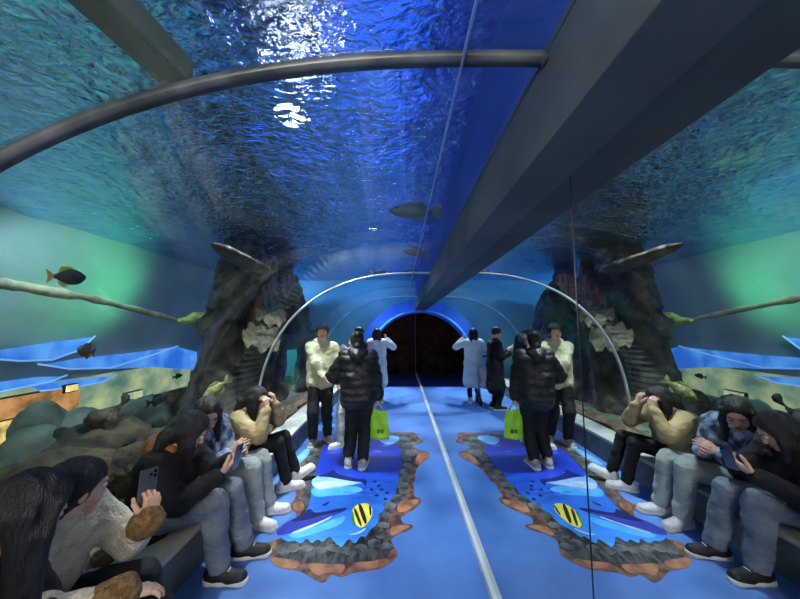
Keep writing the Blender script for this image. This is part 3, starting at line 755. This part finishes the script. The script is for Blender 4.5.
def person(label, hip, chest, head, look, wr, wl, ar, al, face=(1, 0, 0), S=.95, coat='jacket', m_coat=None, m_pants=None, m_up=m_shoew,
           hair='long', toe_r=None, toe_l=None, hand_r=None, hand_l=None, head_up=(0, 0, 1), pant_r=1.0, coat_r=1.0, hem=.10, hood=None, m_hood=None,
           cuff=None, h=.0075, elbow_r=None, elbow_l=None, knee=None, hair_side=(1, 1), quilt=0, m_hair_=None, cap=None, collar=None, m_collar=None, scarf=None, hair_len=.30, cuff_r=None, toe_up_r=(0,0,1), toe_up_l=(0,0,1), wrink=.018, group='visitors in the tunnel', backhair=True, mh=m_hair):
    hip, chest, head, f = V(hip), V(chest), V(head), V(face).normalized()
    r = f.cross(V((0, 0, 1))).normalized()
    e = empty('person', (hip.x, hip.y, 0)); tag(e, label, 'person', group)
    sdir = (chest-hip).normalized()
    rs = (r-sdir*r.dot(sdir)).normalized()
    hipR, hipL = hip+r*.085*S, hip-r*.085*S
    shR, shL = chest+rs*.165*S, chest-rs*.165*S
    fw = rs.cross(sdir)*-1 if rs.cross(sdir).dot(f) < 0 else rs.cross(sdir)
    ua, fa, th, sk = .285*S, .245*S, .43*S, .41*S
    down = V((0, 0, -1))
    elR, wR = ik(shR, wr, ua, fa, elbow_r or (down*1.0+r*.5-f*.3)); elL, wL = ik(shL, wl, ua, fa, elbow_l or (down*1.0-r*.5-f*.3))
    kp = knee or (f+V((0, 0, .4)))
    kp = kp if isinstance(kp, tuple) and len(kp) == 2 and not isinstance(kp[0], (int, float)) else (kp, kp)
    knR, aR = ik(hipR, ar, th, sk, kp[0]); knL, aL = ik(hipL, al, th, sk, kp[1])
    FH = frame(look, head_up); H = lambda x, y, z: head+FH @ (V((x, y, z))*S*1.0)
    RH = np.array(FH)
    P = []
    add = lambda p, k=.03: P.append(('+', p, k))
    # trunk
    mid = hip.lerp(chest, .5)
    for sg in (1, -1):
        add(rc(hip+r*.07*S*sg, mid+rs*.06*S*sg, .095*S, .085*S), .05)
        add(rc(mid+rs*.06*S*sg, chest+rs*.08*S*sg-sdir*.05, .085*S, .10*S), .05)
    add(rc(shR-rs*.03, shL+rs*.03, .055*S), .05)
    # arms and legs
    for sh, elb, w in ((shR, elR, wR), (shL, elL, wL)):
        add(rc(sh, elb, .05*S, .038*S), .03); add(rc(elb, w, .038*S, .024*S), .015)
    for hp, kn, an in ((hipR, knR, aR), (hipL, knL, aL)):
        add(rc(hp, kn, .078*S, .052*S), .04); add(rc(kn, an, .052*S, .036*S), .02)
        add(rc(an, an+V((0, 0, -.03)), .034*S), .01)
    # neck and head
    add(rc(chest+sdir*.03, H(0, -.02, -.07), .052*S, .05*S), .03)
    e_ = lambda c, rr: el(H(*c), np.array(rr)*S, RH)
    add(e_((0, -.012, .035), (.074, .094, .088)), .03)
    add(rc(H(0, .028, -.01), H(0, .052, -.078), .058*S, .034*S), .035)
    for sg in (1, -1):
        add(e_((.034*sg, .055, -.03), (.03, .03, .035)), .02)
        add(e_((.076*sg, -.008, -.008), (.010, .018, .030)), .008)
        P.append(('-', e_((.031*sg, .098, .010), (.018, .014, .011)), .012))
    add(e_((0, .080, .034), (.055, .014, .012)), .015)
    add(rc(H(0, .088, .012), H(0, .106, -.026), .008*S, .012*S), .012)
    add(e_((.010, .098, -.030), (.010, .010, .008)), .006); add(e_((-.010, .098, -.030), (.010, .010, .008)), .006)
    add(e_((0, .080, -.060), (.026, .016, .010)), .012); add(e_((0, .076, -.088), (.02, .014, .014)), .015)
    hs = []
    for w, elb, hd, sg in ((wR, elR, hand_r, 1), (wL, elL, hand_l, -1)):
        d0 = (w-elb).normalized()
        hd = hd or {}
        d = V(hd['d']) if 'd' in hd else d0
        n = V(hd['n']) if 'n' in hd else (-r*sg+f*.2)
        l = V(hd['l']) if 'l' in hd else (f+V((0, 0, .6)))
        hs.append(hand_prims(w, d, n, l, hd.get('curl', .45), 1.0, S))
    v, q = sdf(P, h); v = relax(v, q, 1)
    vs, qs = [v], [q]; n0 = len(v)
    for hp in hs:
        v2, q2 = sdf(hp, .0036 if h < .009 else .006); vs.append(v2); qs.append(q2+n0); n0 += len(v2)
    mesh_obj('body', np.concatenate(vs), np.concatenate(qs), m_skin, e)
    # eyes, brows, lips
    for sg in (1, -1):
        me = MB().ball(H(.031*sg, .083, .010), .0125*S, 12, 8)
        cen = np.array([sum((V(me.v[i]) for i in fc), V((0, 0, 0)))/len(fc) for fc in me.f])
        loc = (cen-np.array(H(.031*sg, .083, .010))) @ RH
        mesh_obj('eye', me.v, me.f, [m_eyew, m_iris], e, fmats=(loc[:, 1] > .0095*S).astype(int))
        MB().tube([H(.016*sg, .101, .028), H(.033*sg, .097, .034), H(.050*sg, .083, .029)], [.003*S, .004*S, .002*S], 6).build('eyebrow', mh, e, smooth=True)
    MB().ball(H(0, .090, -.058), (.022*S, .012*S, .0055*S), 12, 8, FH).ball(H(0, .0885, -.066), (.018*S, .012*S, .006*S), 12, 8, FH).build('lips', m_lip, e, smooth=True)
    # hair
    Q = []
    ha = lambda p, k=.02: Q.append(('+', p, k))
    ha(e_((0, -.016, .042), (.092, .110, .102)), 0)
    if hair == 'short':
        Q.append(('-', e_((0, .11, -.05), (.10, .10, .115)), .015)); Q.append(('-', e_((0, .03, -.11), (.12, .12, .085)), .02))
    else:
        if backhair:
            b0, b1 = H(0, -.06, -.02), H(0, -.085, -.06)
            ha(rc(b0, b1, .075*S, .065*S), .03)
            bb = b1+V((0, 0, -1))*hair_len*S*.6-f*.03
            if hair == 'long':
                for sg in (.045, -.045):
                    ha(rc(b1+r*sg*S, bb+r*sg*1.4*S, .05*S, .04*S), .03)
            if hair == 'bun': ha(e_((0, -.10, .09), (.05, .05, .05)), .01)
        Q.append(('-', e_((0, .116, -.03), (.074, .092, .108)), .018)); Q.append(('-', e_((0, .10, .0), (.066, .05, .085)), .014))
        if hair == 'long':
            for sg, on in ((1, hair_side[0]), (-1, hair_side[1])):
                if not on:
                    Q.append(('-', e_((.078*sg, .082, -.015), (.045, .058, .075)), .015)); continue
                a = H(.074*sg, .03, .05); b = H(.084*sg, .045, -.04); c = b+V((0, 0, -1))*hair_len*on*S
                ha(rc(a, b, .026*S, .030*S), .02); ha(rc(b, c, .030*S, .020*S), .02)
                a = H(.07*sg, -.03, .0); ha(rc(a, a+V((0, 0, -1))*hair_len*on*.9*S, .04*S, .03*S), .03)
    sdf_obj('hair', Q, h, m_hair_ or mh, e, .010, 26, (1.6, 1.6, .35), octs=2)
    if cap:
        cp = [('+', e_((0, -.012, .058), (.096, .112, .095)), 0), ('-', e_((0, 0, -.08), (.3, .3, .118)), .005)]
        c_ = sdf_obj('cap', cp, h, cap, e)
        br = MB(); pts = []
        for s_ in range(9):
            t = math.pi*s_/8
            pts.append((math.cos(t)*.085, .07+math.sin(t)*.10, .052-.012*math.sin(t)))
        vs_ = [H(x, y, z) for x, y, z in pts]+[H(x, y, z-.008) for x, y, z in pts]; k = 9
        br.add(vs_, [tuple(range(k)), tuple(range(2*k-1, k-1, -1))]+[(i, i+k, (i+1) % k+k, (i+1) % k) for i in range(k)])
        br.build('cap_brim', cap, c_)
    # jacket or coat
    J = []
    ja = lambda p, k=.04: J.append(('+', p, k))
    g = .028*coat_r
    hb = hip-sdir*(.02 if hem < .2 else .0)
    for sg in (1, -1):
        ja(rc(hb+r*.07*S*sg, mid+rs*.065*S*sg, (.105*S+g), .098*S+g), .05)
        ja(rc(mid+rs*.065*S*sg, chest+rs*.085*S*sg-sdir*.05, .098*S+g, .098*S+g*.8), .05)
    ja(rc(shR-rs*.02, shL+rs*.02, .056*S+g*.7), .05)
    ja(rc(chest, chest+sdir*.06+fw*.01, .075*S+g*.5, .06*S+g*.4), .03)
    for sh, elb, w in ((shR, elR, wR), (shL, elL, wL)):
        wc = elb.lerp(w, .93)
        ja(rc(sh, elb, .056*S+g*.75, .047*S+g*.7), .03); ja(rc(elb, wc, .047*S+g*.7, .034*S+g*.55), .02)
    if hem > .2:   # long coat: skirt hanging from the hips
        for sg in (1, -1):
            ja(rc(hip+r*.06*S*sg, hip+r*.09*S*sg-V((0, 0, hem*S)), .115*S+g, .125*S+g), .06)
    J.append(('-', rc(H(0, -.02, -.06), H(0, -.02, .2), .062*S, .075*S), .01))
    def qp(vv, nn):
        if quilt:
            t = (vv-np.array(hip)) @ np.array(sdir)
            vv = vv+nn*(quilt*(np.abs(np.sin(t*math.pi/.095))-.5))[:, None]
        return vv
    jk = sdf_obj('coat' if hem > .2 else coat, J, h, m_coat, e, wrink, 9, (1, 1, 1.6), octs=3, post=qp)
    if hood:
        D = []
        b = chest+sdir*.08*S-fw*.075*S
        D += [('+', rc(b+rs*.07*S, b-rs*.07*S, .055*S), .03), ('+', rc(b+rs*.085*S, b+rs*.075*S+fw*.11*S+sdir*.0, .036*S, .026*S), .03), ('+', rc(b-rs*.085*S, b-rs*.075*S+fw*.11*S, .036*S, .026*S), .03), ('+', el(b-sdir*.07*S-fw*.03*S, (.10*S, .10*S, .10*S)), .05)]
        sdf_obj('hood', D, h, m_hood or m_coat, jk, .014, 14)
    if collar:
        D = []
        for k in range(10):
            a1, a2 = 2*math.pi*k/10, 2*math.pi*(k+1)/10
            c0 = chest+sdir*.085*S
            D.append(('+', rc(c0+rs*.072*S*math.cos(a1)+fw*(.072*S*math.sin(a1)), c0+rs*.072*S*math.cos(a2)+fw*.072*S*math.sin(a2), collar*S), .02))
        sdf_obj('collar', D, h, m_collar or m_coat, jk, .008, 14)
    if cuff:
        for elb, w in ((elR, wR), (elL, wL)):
            a, b = elb.lerp(w, .80), elb.lerp(w, .97)
            sdf_obj('cuff', [('+', rc(a, b, .046*S+g*.55, .050*S+g*.5), 0), ('-', rc(b, w.lerp(b, -1.5), .034*S, .036*S), .004)], h, cuff, jk, .012, 30)
    # trousers
    T = []
    ta = lambda p, k=.03: T.append(('+', p, k))
    ta(rc(hipR, hipL, .105*S), .04); ta(rc(hip+sdir*.06-rs*.05, hip+sdir*.06+rs*.05, .095*S), .04)
    for hp, kn, an in ((hipR, knR, aR), (hipL, knL, aL)):
        al_ = an+(kn-an).normalized()*.01
        ta(rc(hp, kn, .094*S*min(pant_r, 1.1), .066*S*pant_r), .03); ta(rc(kn, al_, .066*S*pant_r, .052*S*pant_r), .02)
    for an, kn in ((aR, knR), (aL, knL)):
        T.append(('-', rc(an+(an-kn).normalized()*.005, an+(an-kn).normalized()*.06, .040*S*pant_r, .06*S*pant_r), .004))
    sdf_obj('trousers', T, h, m_pants, e, .017, 11, (1, 1, 1.6), octs=3)
    # shoes
    for an, toe, tu in ((aR, toe_r, toe_up_r), (aL, toe_l, toe_up_l)):
        tt = V(toe or f); uu = V(tu)
        A = an-uu.normalized()*.085
        shoe(e, A, tt, uu, m_up, m_sole if m_up != m_shoeg else m_shoew)
    return e, dict(wR=wR, wL=wL, elR=elR, elL=elL, knR=knR, knL=knL)

def phone(c, d, n, label, L=.158, W=.076, T=.009, mat=None):
    """d long axis, n the way the screen faces"""
    d = V(d).normalized(); n = V(n); n = (n-d*n.dot(d)).normalized(); w = d.cross(n)
    R = Matrix((w, n, d)).transposed()
    e = empty('smartphone', c); tag(e, label, 'phone')
    MB().box((-W/2, -T/2, -L/2), (W/2, T/2, L/2), R, c).build('phone_body', mat or m_phone, e, bevel=.004, seg=3)
    MB().box((-W/2+.004, T/2, -L/2+.004), (W/2-.004, T/2+.0008, L/2-.004), R, c).build('screen', m_screen, e)
    cb = MB().box((-W/2+.006, -T/2-.002, L/2-.045), (-W/2+.042, -T/2+.001, L/2-.006), R, c).build('camera_bump', m_phone, e, bevel=.001)
    for (x, z) in ((-W/2+.015, L/2-.016), (-W/2+.015, L/2-.035), (-W/2+.033, L/2-.026)):
        MB().tube([V(c)+R @ V((x, -T/2-.001, z)), V(c)+R @ V((x, -T/2-.0045, z))], .0065, 14).build('camera_lens', m_lens, cb)
m_phone = M('phone_shell', (86, 92, 98), (104, 110, 116), 4, .3, metal=.5)
m_screen = M('phone_screen', (90, 110, 140), None, rough=.15, emit=(120, 140, 180), estr=.25)
m_lens = M('lens_black', (10, 10, 12), None, rough=.12)

m_blackcoat = M('black_cotton', (16, 16, 18), (26, 26, 29), 10, .85, bump=.3, bscale=60)
m_brownhood = M('brown_hood', (112, 74, 44), (140, 98, 62), 12, .85, bump=.3, bscale=60)
m_jean = M('blue_grey_jeans', (92, 104, 118), (122, 132, 144), 5, .8, bump=.25, bscale=80)
m_jeanl = M('light_jeans', (142, 152, 150), (176, 182, 176), 5, .8, bump=.25, bscale=80)
m_denim = M('washed_denim_jacket', (40, 54, 84), (166, 180, 200), 14, .75, bump=.3, bscale=60, lo=.42, hi=.66)
m_cream = M('cream_fleece', (196, 184, 160), (222, 212, 190), 24, .95, bump=.9, bscale=90)
m_cuff = M('brown_fur_cuff', (112, 84, 50), (148, 116, 74), 40, .95, bump=.9, bscale=120)
m_tan = M('tan_jacket', (150, 130, 88), (178, 156, 112), 7, .8, bump=.25, bscale=70)
m_blackp = M('black_trousers', (14, 15, 18), (24, 25, 29), 8, .8, bump=.2, bscale=60)
m_puffer = M('black_puffer', (17, 18, 21), (28, 29, 32), 6, .5, bump=.2, bscale=30)
m_beige = M('pale_beige_hoodie', (164, 162, 132), (186, 184, 154), 6, .85, bump=.3, bscale=60)
m_whitec = M('white_coat', (206, 214, 216), (226, 232, 232), 5, .8, bump=.2, bscale=50)
m_greyt = M('pale_grey_trousers', (170, 174, 174), (196, 198, 198), 6, .8, bump=.2, bscale=60)
m_darkshine = M('dark_shiny_jacket', (20, 20, 24), (44, 44, 50), 8, .4, bump=.3, bscale=30)
m_pink = M('pale_pink', (222, 190, 186), (234, 206, 200), 8, .8)
m_offw = M('off_white_fleece', (206, 202, 190), (224, 220, 208), 20, .9, bump=.5, bscale=80)

# ---- seated, from the far end of the row to the near end
X = V((1, 0, 0))
# tan jacket, hands raised to the bowed face
_, k3 = person('seated person in a tan jacket bowed over hands raised to the face, dark trousers', (-1.58, 3.02, .385), (-1.50, 3.0, .76), (-1.40, 2.99, .90),
       (.8, .1, -.55), wr=(-1.255, 2.90, .84), wl=(-1.25, 3.08, .85), ar=(-1.13, 3.13, .085), al=(-1.09, 3.30, .10), m_coat=m_tan, m_pants=m_blackp,
       toe_r=(.75, .35, 0), toe_l=(.8, .6, .45), toe_up_l=(-.35, -.2, .9), hand_r=dict(d=(-.15, .15, .9), n=(-.8, .2, 0), l=(0, 1, .2), curl=.75), hand_l=dict(d=(-.15, -.15, .9), n=(-.8, -.2, 0), l=(0, -1, .2), curl=.75),
       hair='long', hair_len=.14, coat_r=1.2, collar=.022, m_collar=m_offw, elbow_r=V((.4, -.5, -.8)), elbow_l=V((.4, .5, -.8)), knee=V((.3, .15, 1)))
# washed denim jacket, leaning towards the black hoodie
_, k2 = person('seated person in a washed denim jacket and pale jeans', (-1.60, 2.56, .385), (-1.55, 2.48, .78), (-1.50, 2.40, .93),
       (.65, -.5, -.45), wr=(-1.28, 2.36, .66), wl=(-1.25, 2.46, .64), ar=(-1.16, 2.58, .085), al=(-1.14, 2.76, .085), m_coat=m_denim, m_pants=m_jeanl, m_up=m_shoew,
       toe_r=(.9, -.15, 0), toe_l=(.9, .2, 0), hair='long', hair_len=.16, coat_r=1.25, collar=.026, m_collar=m_offw, pant_r=1.25, knee=V((.3, .0, 1)))
# black hoodie with brown hood lining, phone in hands
_, k1 = person('seated person in a black hoodie with brown hood lining, looking down at a phone', (-1.60, 2.10, .385), (-1.50, 2.06, .77), (-1.40, 2.07, .91),
       (.72, .38, -.55), wr=(-1.16, 2.02, .66), wl=(-1.20, 2.20, .68), ar=(-1.15, 2.06, .085), al=(-1.10, 2.27, .085), m_coat=m_blackcoat, m_pants=m_jean, m_up=m_shoeb,
       toe_r=(.9, .0, 0), toe_l=(.9, .15, 0), hand_r=dict(d=(.35, .7, .35), n=(-.4, .3, .6), l=(-.3, .2, .9), curl=.55), hand_l=dict(d=(.7, -.35, .4), n=(-.4, -.3, .6), l=(-.3, .3, .9), curl=.55),
       hair='long', hair_len=.11, coat_r=1.35, hood=True, m_hood=m_brownhood, pant_r=1.3, knee=V((.3, 0, 1)), h=.0065)
phone(V((-1.10, 2.12, .735)), (.15, .1, .9), (-.85, .05, .35), 'smartphone held in both hands by the visitor in the black hoodie')
# cream fleece jacket, phone raised
_, k4 = person('seated girl in a cream fleece jacket with brown cuffs and long black hair', (-1.62, 1.36, .385), (-1.46, 1.32, .765), (-1.37, 1.34, .915),
       (.34, .90, -.20), wr=(-1.07, 1.26, .575), wl=(-1.165, 1.48, .715), ar=(-1.06, 1.34, .085), al=(-1.04, 1.55, .085), m_coat=m_cream, m_pants=m_blackp, m_up=m_shoew,
       hand_r=dict(d=(.5, .6, -.25), n=(0, -.1, -1), l=(-.7, .6, 0), curl=.3), hand_l=dict(d=(-.05, .25, .95), n=(-.8, .35, .1), l=(-.3, -.8, .2), curl=.75),
       hair='long', hair_len=.5, hair_side=(0, 0), coat_r=1.3, cuff=m_cuff, collar=.030, m_collar=m_cream, knee=V((.3, .2, 1)), h=.0055, wrink=.014)
phone(V((-1.205, 1.51, .845)), (-.05, .12, .95), (-.80, .35, .1), 'grey smartphone held upright by the girl in the cream fleece, lenses outward')
# black-haired, turned away at the left edge
_, k5 = person('black-haired person in dark shiny clothes at the near end of the ledge', (-1.58, .96, .385), (-1.40, 1.0, .82), (-1.27, 1.08, .975),
       (.35, .75, -.5), wr=(-1.12, .86, .62), wl=(-1.14, 1.06, .62), ar=(-1.05, .88, .085), al=(-1.05, 1.10, .085), m_coat=m_darkshine, m_pants=m_blackp, m_up=m_shoeb,
       hair='long', hair_len=.26, hair_side=(1, 0), coat_r=1.3, knee=V((.3, 0, 1)), h=.0065)

# ---- standing
man, k6 = person('standing man in a pale beige hoodie, black cap and black trousers by the ledge', (-1.13, 4.38, .86), (-1.13, 4.40, 1.32), (-1.12, 4.36, 1.525),
       (.15, -.95, .22), wr=(-1.02, 4.14, .93), wl=(-.90, 4.22, .95), ar=(-1.21, 4.33, .085), al=(-1.04, 4.47, .085), face=(.3, -.95, 0), S=.98, m_coat=m_beige, m_pants=m_blackp, m_up=m_shoeg,
       hair='short', cap=m_blackcoat, hood=True, coat_r=1.25, hem=.1, toe_r=(.1, -1, 0), toe_l=(.5, -.8, 0), knee=V((.2, -1, 0)), h=.008, pant_r=1.2, elbow_r=V((-.6, .2, -1)), elbow_l=V((.5, .3, -1)))
wom, k7 = person('standing woman seen from behind in a black puffer jacket and black trousers', (-.50, 3.68, .80), (-.51, 3.70, 1.24), (-.53, 3.72, 1.43),
       (-.25, .95, -.05), wr=(-.26, 3.74, .72), wl=(-.80, 3.92, .93), ar=(-.43, 3.62, .085), al=(-.60, 3.66, .085), face=(-.1, 1, 0), S=.92, m_coat=m_puffer, m_pants=m_blackp, m_up=m_shoeg,
       hair='bun', coat_r=2.1, hood=True, quilt=.010, hem=.12, toe_r=(.15, -1, 0) and (.1, 1, 0), knee=V((0, 1, 0)), h=.008, pant_r=1.35, elbow_r=V((.5, -.4, -.2)), elbow_l=V((-.6, -.4, -.6)),
       hand_r=dict(d=(0, .1, -1), n=(-1, 0, 0), l=(0, 1, 0), curl=.9))
frd, k8 = person('person in off-white fleece and pale grey trousers, half hidden by the woman in black', (-.70, 4.30, .80), (-.68, 4.32, 1.22), (-.64, 4.32, 1.40),
       (-.75, -.5, 0), wr=(-.80, 4.12, .86), wl=(-.52, 4.4, .78), ar=(-.79, 4.22, .085), al=(-.66, 4.36, .085), face=(-.8, -.6, 0), S=.88, m_coat=m_offw, m_pants=m_greyt, m_up=m_shoew,
       hair='long', hair_len=.2, coat_r=1.2, h=.009, pant_r=1.3, knee=V((-.7, -.6, 0)))
wc, k9 = person('person in a long white coat with black hair, standing near the dark doorway', (-.50, 6.72, .83), (-.50, 6.73, 1.28), (-.52, 6.76, 1.47),
       (-.2, .95, .05), wr=(-.30, 6.86, 1.34), wl=(-.70, 6.90, 1.25), ar=(-.40, 6.66, .085), al=(-.60, 6.78, .085), face=(-.15, 1, 0), S=.93, m_coat=m_whitec, m_pants=m_blackp, m_up=m_shoeg,
       hair='long', hair_len=.28, coat_r=1.4, hem=.42, h=.011, knee=V((0, 1, 0)), hand_r=dict(d=(-.2, .3, .9)), hand_l=dict(d=(.2, .3, .9)))
dk, k10 = person('person in a long dark coat looking down at something pale held at the chest', (-.78, 6.12, .84), (-.79, 6.12, 1.29), (-.83, 6.12, 1.485),
       (-.9, -.05, -.3), wr=(-1.06, 6.20, 1.12), wl=(-1.06, 6.02, 1.10), ar=(-.76, 6.2, .085), al=(-.80, 6.03, .085), face=(-1, 0, 0), S=.94, m_coat=m_blackcoat, m_pants=m_blackp, m_up=m_shoeb,
       hair='short', coat_r=1.3, hem=.45, h=.011, knee=V((-1, 0, 0)))
b_ = sdf_obj('bundle', [('+', el((-1.14, 6.11, 1.16), (.09, .15, .08)), 0), ('+', el((-1.13, 6.02, 1.2), (.06, .06, .07)), .02)], .012, m_pink, None, .015, 14)
tag(b_, 'small pale bundle held at the chest by the person in the long dark coat', 'bundle')

# ---- lime shopping bag hanging from the woman's hand
m_lime = M('lime_bag', (142, 206, 36), (166, 224, 60), 6, .45, bump=.15, bscale=20)
m_limedk = M('lime_bag_print', (52, 96, 24), None, rough=.5)
hx, hy, hz = -.26, 3.745, .655
bag = empty('shopping_bag', (hx, hy, .3)); tag(bag, 'bright lime green shopping bag hanging from the woman\'s hand', 'bag')
nu, nv = 16, 16
vs = []; fs = []
for s_ in (1, -1):
    for i in range(nu+1):
        for j_ in range(nv+1):
            u, w = i/nu, j_/nv
            wd = .125-.03*w
            bul = .055*(1-w)**.6*math.sin(math.pi*min(max(u, .0), 1))**.6+.004
            vs.append((hx+.01+(u-.5)*2*wd, hy-s_*bul+.006*math.sin(9*u+7*w), .285+w*.32+.012*math.sin(6*u)*w))
N = (nu+1)*(nv+1)
for s_ in (0, 1):
    for i in range(nu):
        for j_ in range(nv):
            a = s_*N+i*(nv+1)+j_; fs.append((a, a+nv+1, a+nv+2, a+1) if s_ == 0 else (a, a+1, a+nv+2, a+nv+1))
for j_ in range(nv):
    fs.append((j_, j_+1, N+j_+1, N+j_)); a = nu*(nv+1)+j_; fs.append((a, N+a, N+a+1, a+1))
for i in range(nu):
    a = i*(nv+1); fs.append((a, N+a, N+a+nv+1, a+nv+1))
mesh_obj('bag_body', vs, fs, m_lime, bag)
for s_ in (1, -1):
    MB().tube([(hx-.05, hy-s_*.012, .60), (hx-.035, hy-s_*.01, .65), (hx-.005, hy-s_*.004, .69), (hx+.035, hy-s_*.01, .65), (hx+.06, hy-s_*.012, .60)], .007, 6).build('bag_handle', m_lime, bag, smooth=True)
for k in range(2):
    x0 = hx-.012+k*.045
    g = MB()
    for (a, b) in (((0, 0), (.032, .006)), ((0, .02), (.032, .026)), ((.013, -.01), (.019, .04)), ((0, -.012), (.006, .03)), ((.026, -.012), (.032, .03))):
        g.box((x0+a[0], hy-.0595, .365+a[1]), (x0+b[0], hy-.050, .365+b[1]))
    g.build('bag_print', m_limedk, bag)

# ---- small pushchair between the far two visitors
pc = empty('pushchair', (-.72, 6.5, 0)); tag(pc, 'small dark pushchair with a pale pink seat between the two farthest visitors', 'pushchair')
fr = MB()
for sx in (-.17, .17):
    fr.tube([(-.72+sx, 6.34, .08), (-.72+sx, 6.50, .52), (-.72+sx, 6.68, .98)], .012, 8); fr.tube([(-.72+sx, 6.66, .08), (-.72+sx, 6.50, .50)], .012, 8)
fr.build('frame', m_metal, pc, smooth=True)
MB().tube([(-.89, 6.68, .98), (-.55, 6.68, .98)], .016, 8).build('handle', m_black, pc, smooth=True)
sdf_obj('seat', [('+', rc((-.80, 6.44, .40), (-.64, 6.44, .40), .07), .03), ('+', rc((-.80, 6.58, .68), (-.64, 6.58, .68), .06), .04), ('+', rc((-.72, 6.48, .42), (-.72, 6.58, .66), .10), .04)], .014, m_pink, pc)
for sx in (-.18, .18):
    for y in (6.34, 6.66):
        MB().tube([(-.72+sx-.015, y, .08), (-.72+sx+.015, y, .08)], .078, 20).build('wheel', m_black, pc)
# ================================================================== LIGHT
# blue light panels in the ceiling above the water
def panel(x0, x1, y0, y1, s, col, lb, z=4.66):
    e = empty('ceiling_light', ((x0+x1)/2, (y0+y1)/2, z)); tag(e, lb, 'light', 'blue light panels over the tank')
    MB().box((x0, y0, z), (x1, y1, z+.05)).build('housing', m_black, e)
    MB().box((x0+.04, y0+.04, z-.006), (x1-.04, y1-.04, z)).build('diffuser', M('lit_panel_%s_%.1f' % ('_'.join(map(str, col)), s), (40, 60, 120), None, emit=col, estr=s), e)
BL = (34, 82, 208)
panel(-.9, .35, -1.2, 1.2, 1.4, BL, 'blue ceiling panel over the near end of the tunnel')
panel(-.9, .35, 1.5, 4.2, 2.4, BL, 'blue ceiling panel over the middle of the tunnel')
panel(-.9, .35, 4.5, 8.0, 3.5, BL, 'blue ceiling panel over the far end of the tunnel')
panel(-2.6, -1.2, 4.2, 8.0, 3.5, BL, 'blue ceiling panel above the driftwood trunk')
panel(-4.3, -2.9, -1.0, 3.6, 1.5, (40, 150, 130), 'teal ceiling panel above the near tank wall')
panel(-4.3, -2.9, 3.9, 8.0, 2.2, (40, 110, 190), 'teal blue ceiling panel above the far tank wall')
def lamp(name, kind, loc, target, power, col, size=.2, spot=70, blend=.6):
    l = bpy.data.lights.new(name, kind); l.energy = power; l.color = lin(col)
    if kind == 'AREA': l.shape = 'DISK'; l.size = size
    else: l.shadow_soft_size = size
    if kind == 'SPOT': l.spot_size = math.radians(spot); l.spot_blend = blend
    o = bpy.data.objects.new(name, l); COL.objects.link(o); o.location = loc
    o.rotation_euler = (V(target)-V(loc)).to_track_quat('-Z', 'Y').to_euler(); return o
# white floodlights above the water: fixture with a lit lens, and its beam
def flood(p, tgt, power, spot, r, es, lb):
    p = V(p); e = empty('floodlight', p); tag(e, lb, 'light', 'white floodlights above the water')
    MB().tube([p, p+V((0, 0, .36))], [r+.03, r*.6], 24).build('lamp_housing', m_black, e, smooth=False)
    MB().tube([p-V((0, 0, .008)), p-V((0, 0, .001))], r, 24).build('lamp_lens', M('lamp_glow_%d' % es, (255, 255, 255), None, emit=(235, 244, 255), estr=es), e)
    lamp('floodlight_beam', 'SPOT', p-V((0, 0, .02)), tgt, power, (255, 252, 244), .12, spot)
flood(atZ(292, 116, 4.3), (-1.0, 3.7, 0), 6800, 80, .22, 30, 'round white floodlight over the ledge, sparkling through the rippled water')
flood((-.75, 8.0, 4.3), (-.55, 6.6, 0), 9000, 60, .12, 40, 'round white floodlight over the far end of the tunnel')
# unseen fill lamp added behind the viewpoint, on the entrance side
lamp('entrance_fill', 'AREA', (-.4, -1.3, 2.15), (-.4, 2.4, .4), 62, (255, 248, 236), .9)
# unseen submerged spots; the teal pair is added to brighten the back wall
lamp('tank_teal_fill', 'SPOT', (-3.0, 1.2, 2.75), (-4.4, 2.2, 1.4), 75, (196, 226, 232), .08, 130)
lamp('tank_teal_fill', 'SPOT', (-3.5, 3.2, 2.8), (-4.4, 4.2, 1.4), 75, (196, 226, 232), .08, 140)
lamp('tank_green_light', 'SPOT', (-3.6, 4.6, 2.2), (-4.4, 4.2, 2.5), 60, (90, 225, 140), .06, 140)
lamp('tank_end_fill', 'SPOT', (-3.3, 6.9, 2.7), (-2.9, 8.4, 1.2), 330, (84, 150, 245), .08, 140)  # unseen blue fill added so the water overhead reflects blue
lamp('reef_green_light', 'SPOT', (-2.9, 6.6, .9), (-3.0, 7.6, .3), 40, (120, 255, 90), .05, 120)
lamp('portal_blue_fill', 'SPOT', (-.8, 7.2, 2.75), (-.7, 8.3, 2.15), 90, (60, 140, 255), .05, 120)  # unseen fill added above the roof to brighten the portal band

lamp('hall_fill', 'AREA', (-.9, 9.6, 2.3), (-.6, 10.6, .6), 5, (255, 210, 200), .5)  # dim unseen fill added to lift the dark hall
w = bpy.data.worlds.new('world'); SC.world = w; w.use_nodes = True
w.node_tree.nodes['Background'].inputs[0].default_value = rgba((40, 70, 130)); w.node_tree.nodes['Background'].inputs[1].default_value = .25
vs_ = SC.view_settings
vs_.view_transform = 'Standard'; vs_.look = 'None'; vs_.exposure = 0.0; vs_.gamma = 1.0; vs_.use_curve_mapping = False
cy = SC.cycles
cy.max_bounces = 14; cy.diffuse_bounces = 3; cy.glossy_bounces = 6; cy.transmission_bounces = 6; cy.transparent_max_bounces = 24
cy.sample_clamp_indirect = 4.0; cy.sample_clamp_direct = 0.0; cy.caustics_reflective = True; cy.caustics_refractive = True; cy.blur_glossy = .5
cy.use_denoising = True
for o in bpy.data.objects:
    if '_root' in o.keys(): del o['_root']
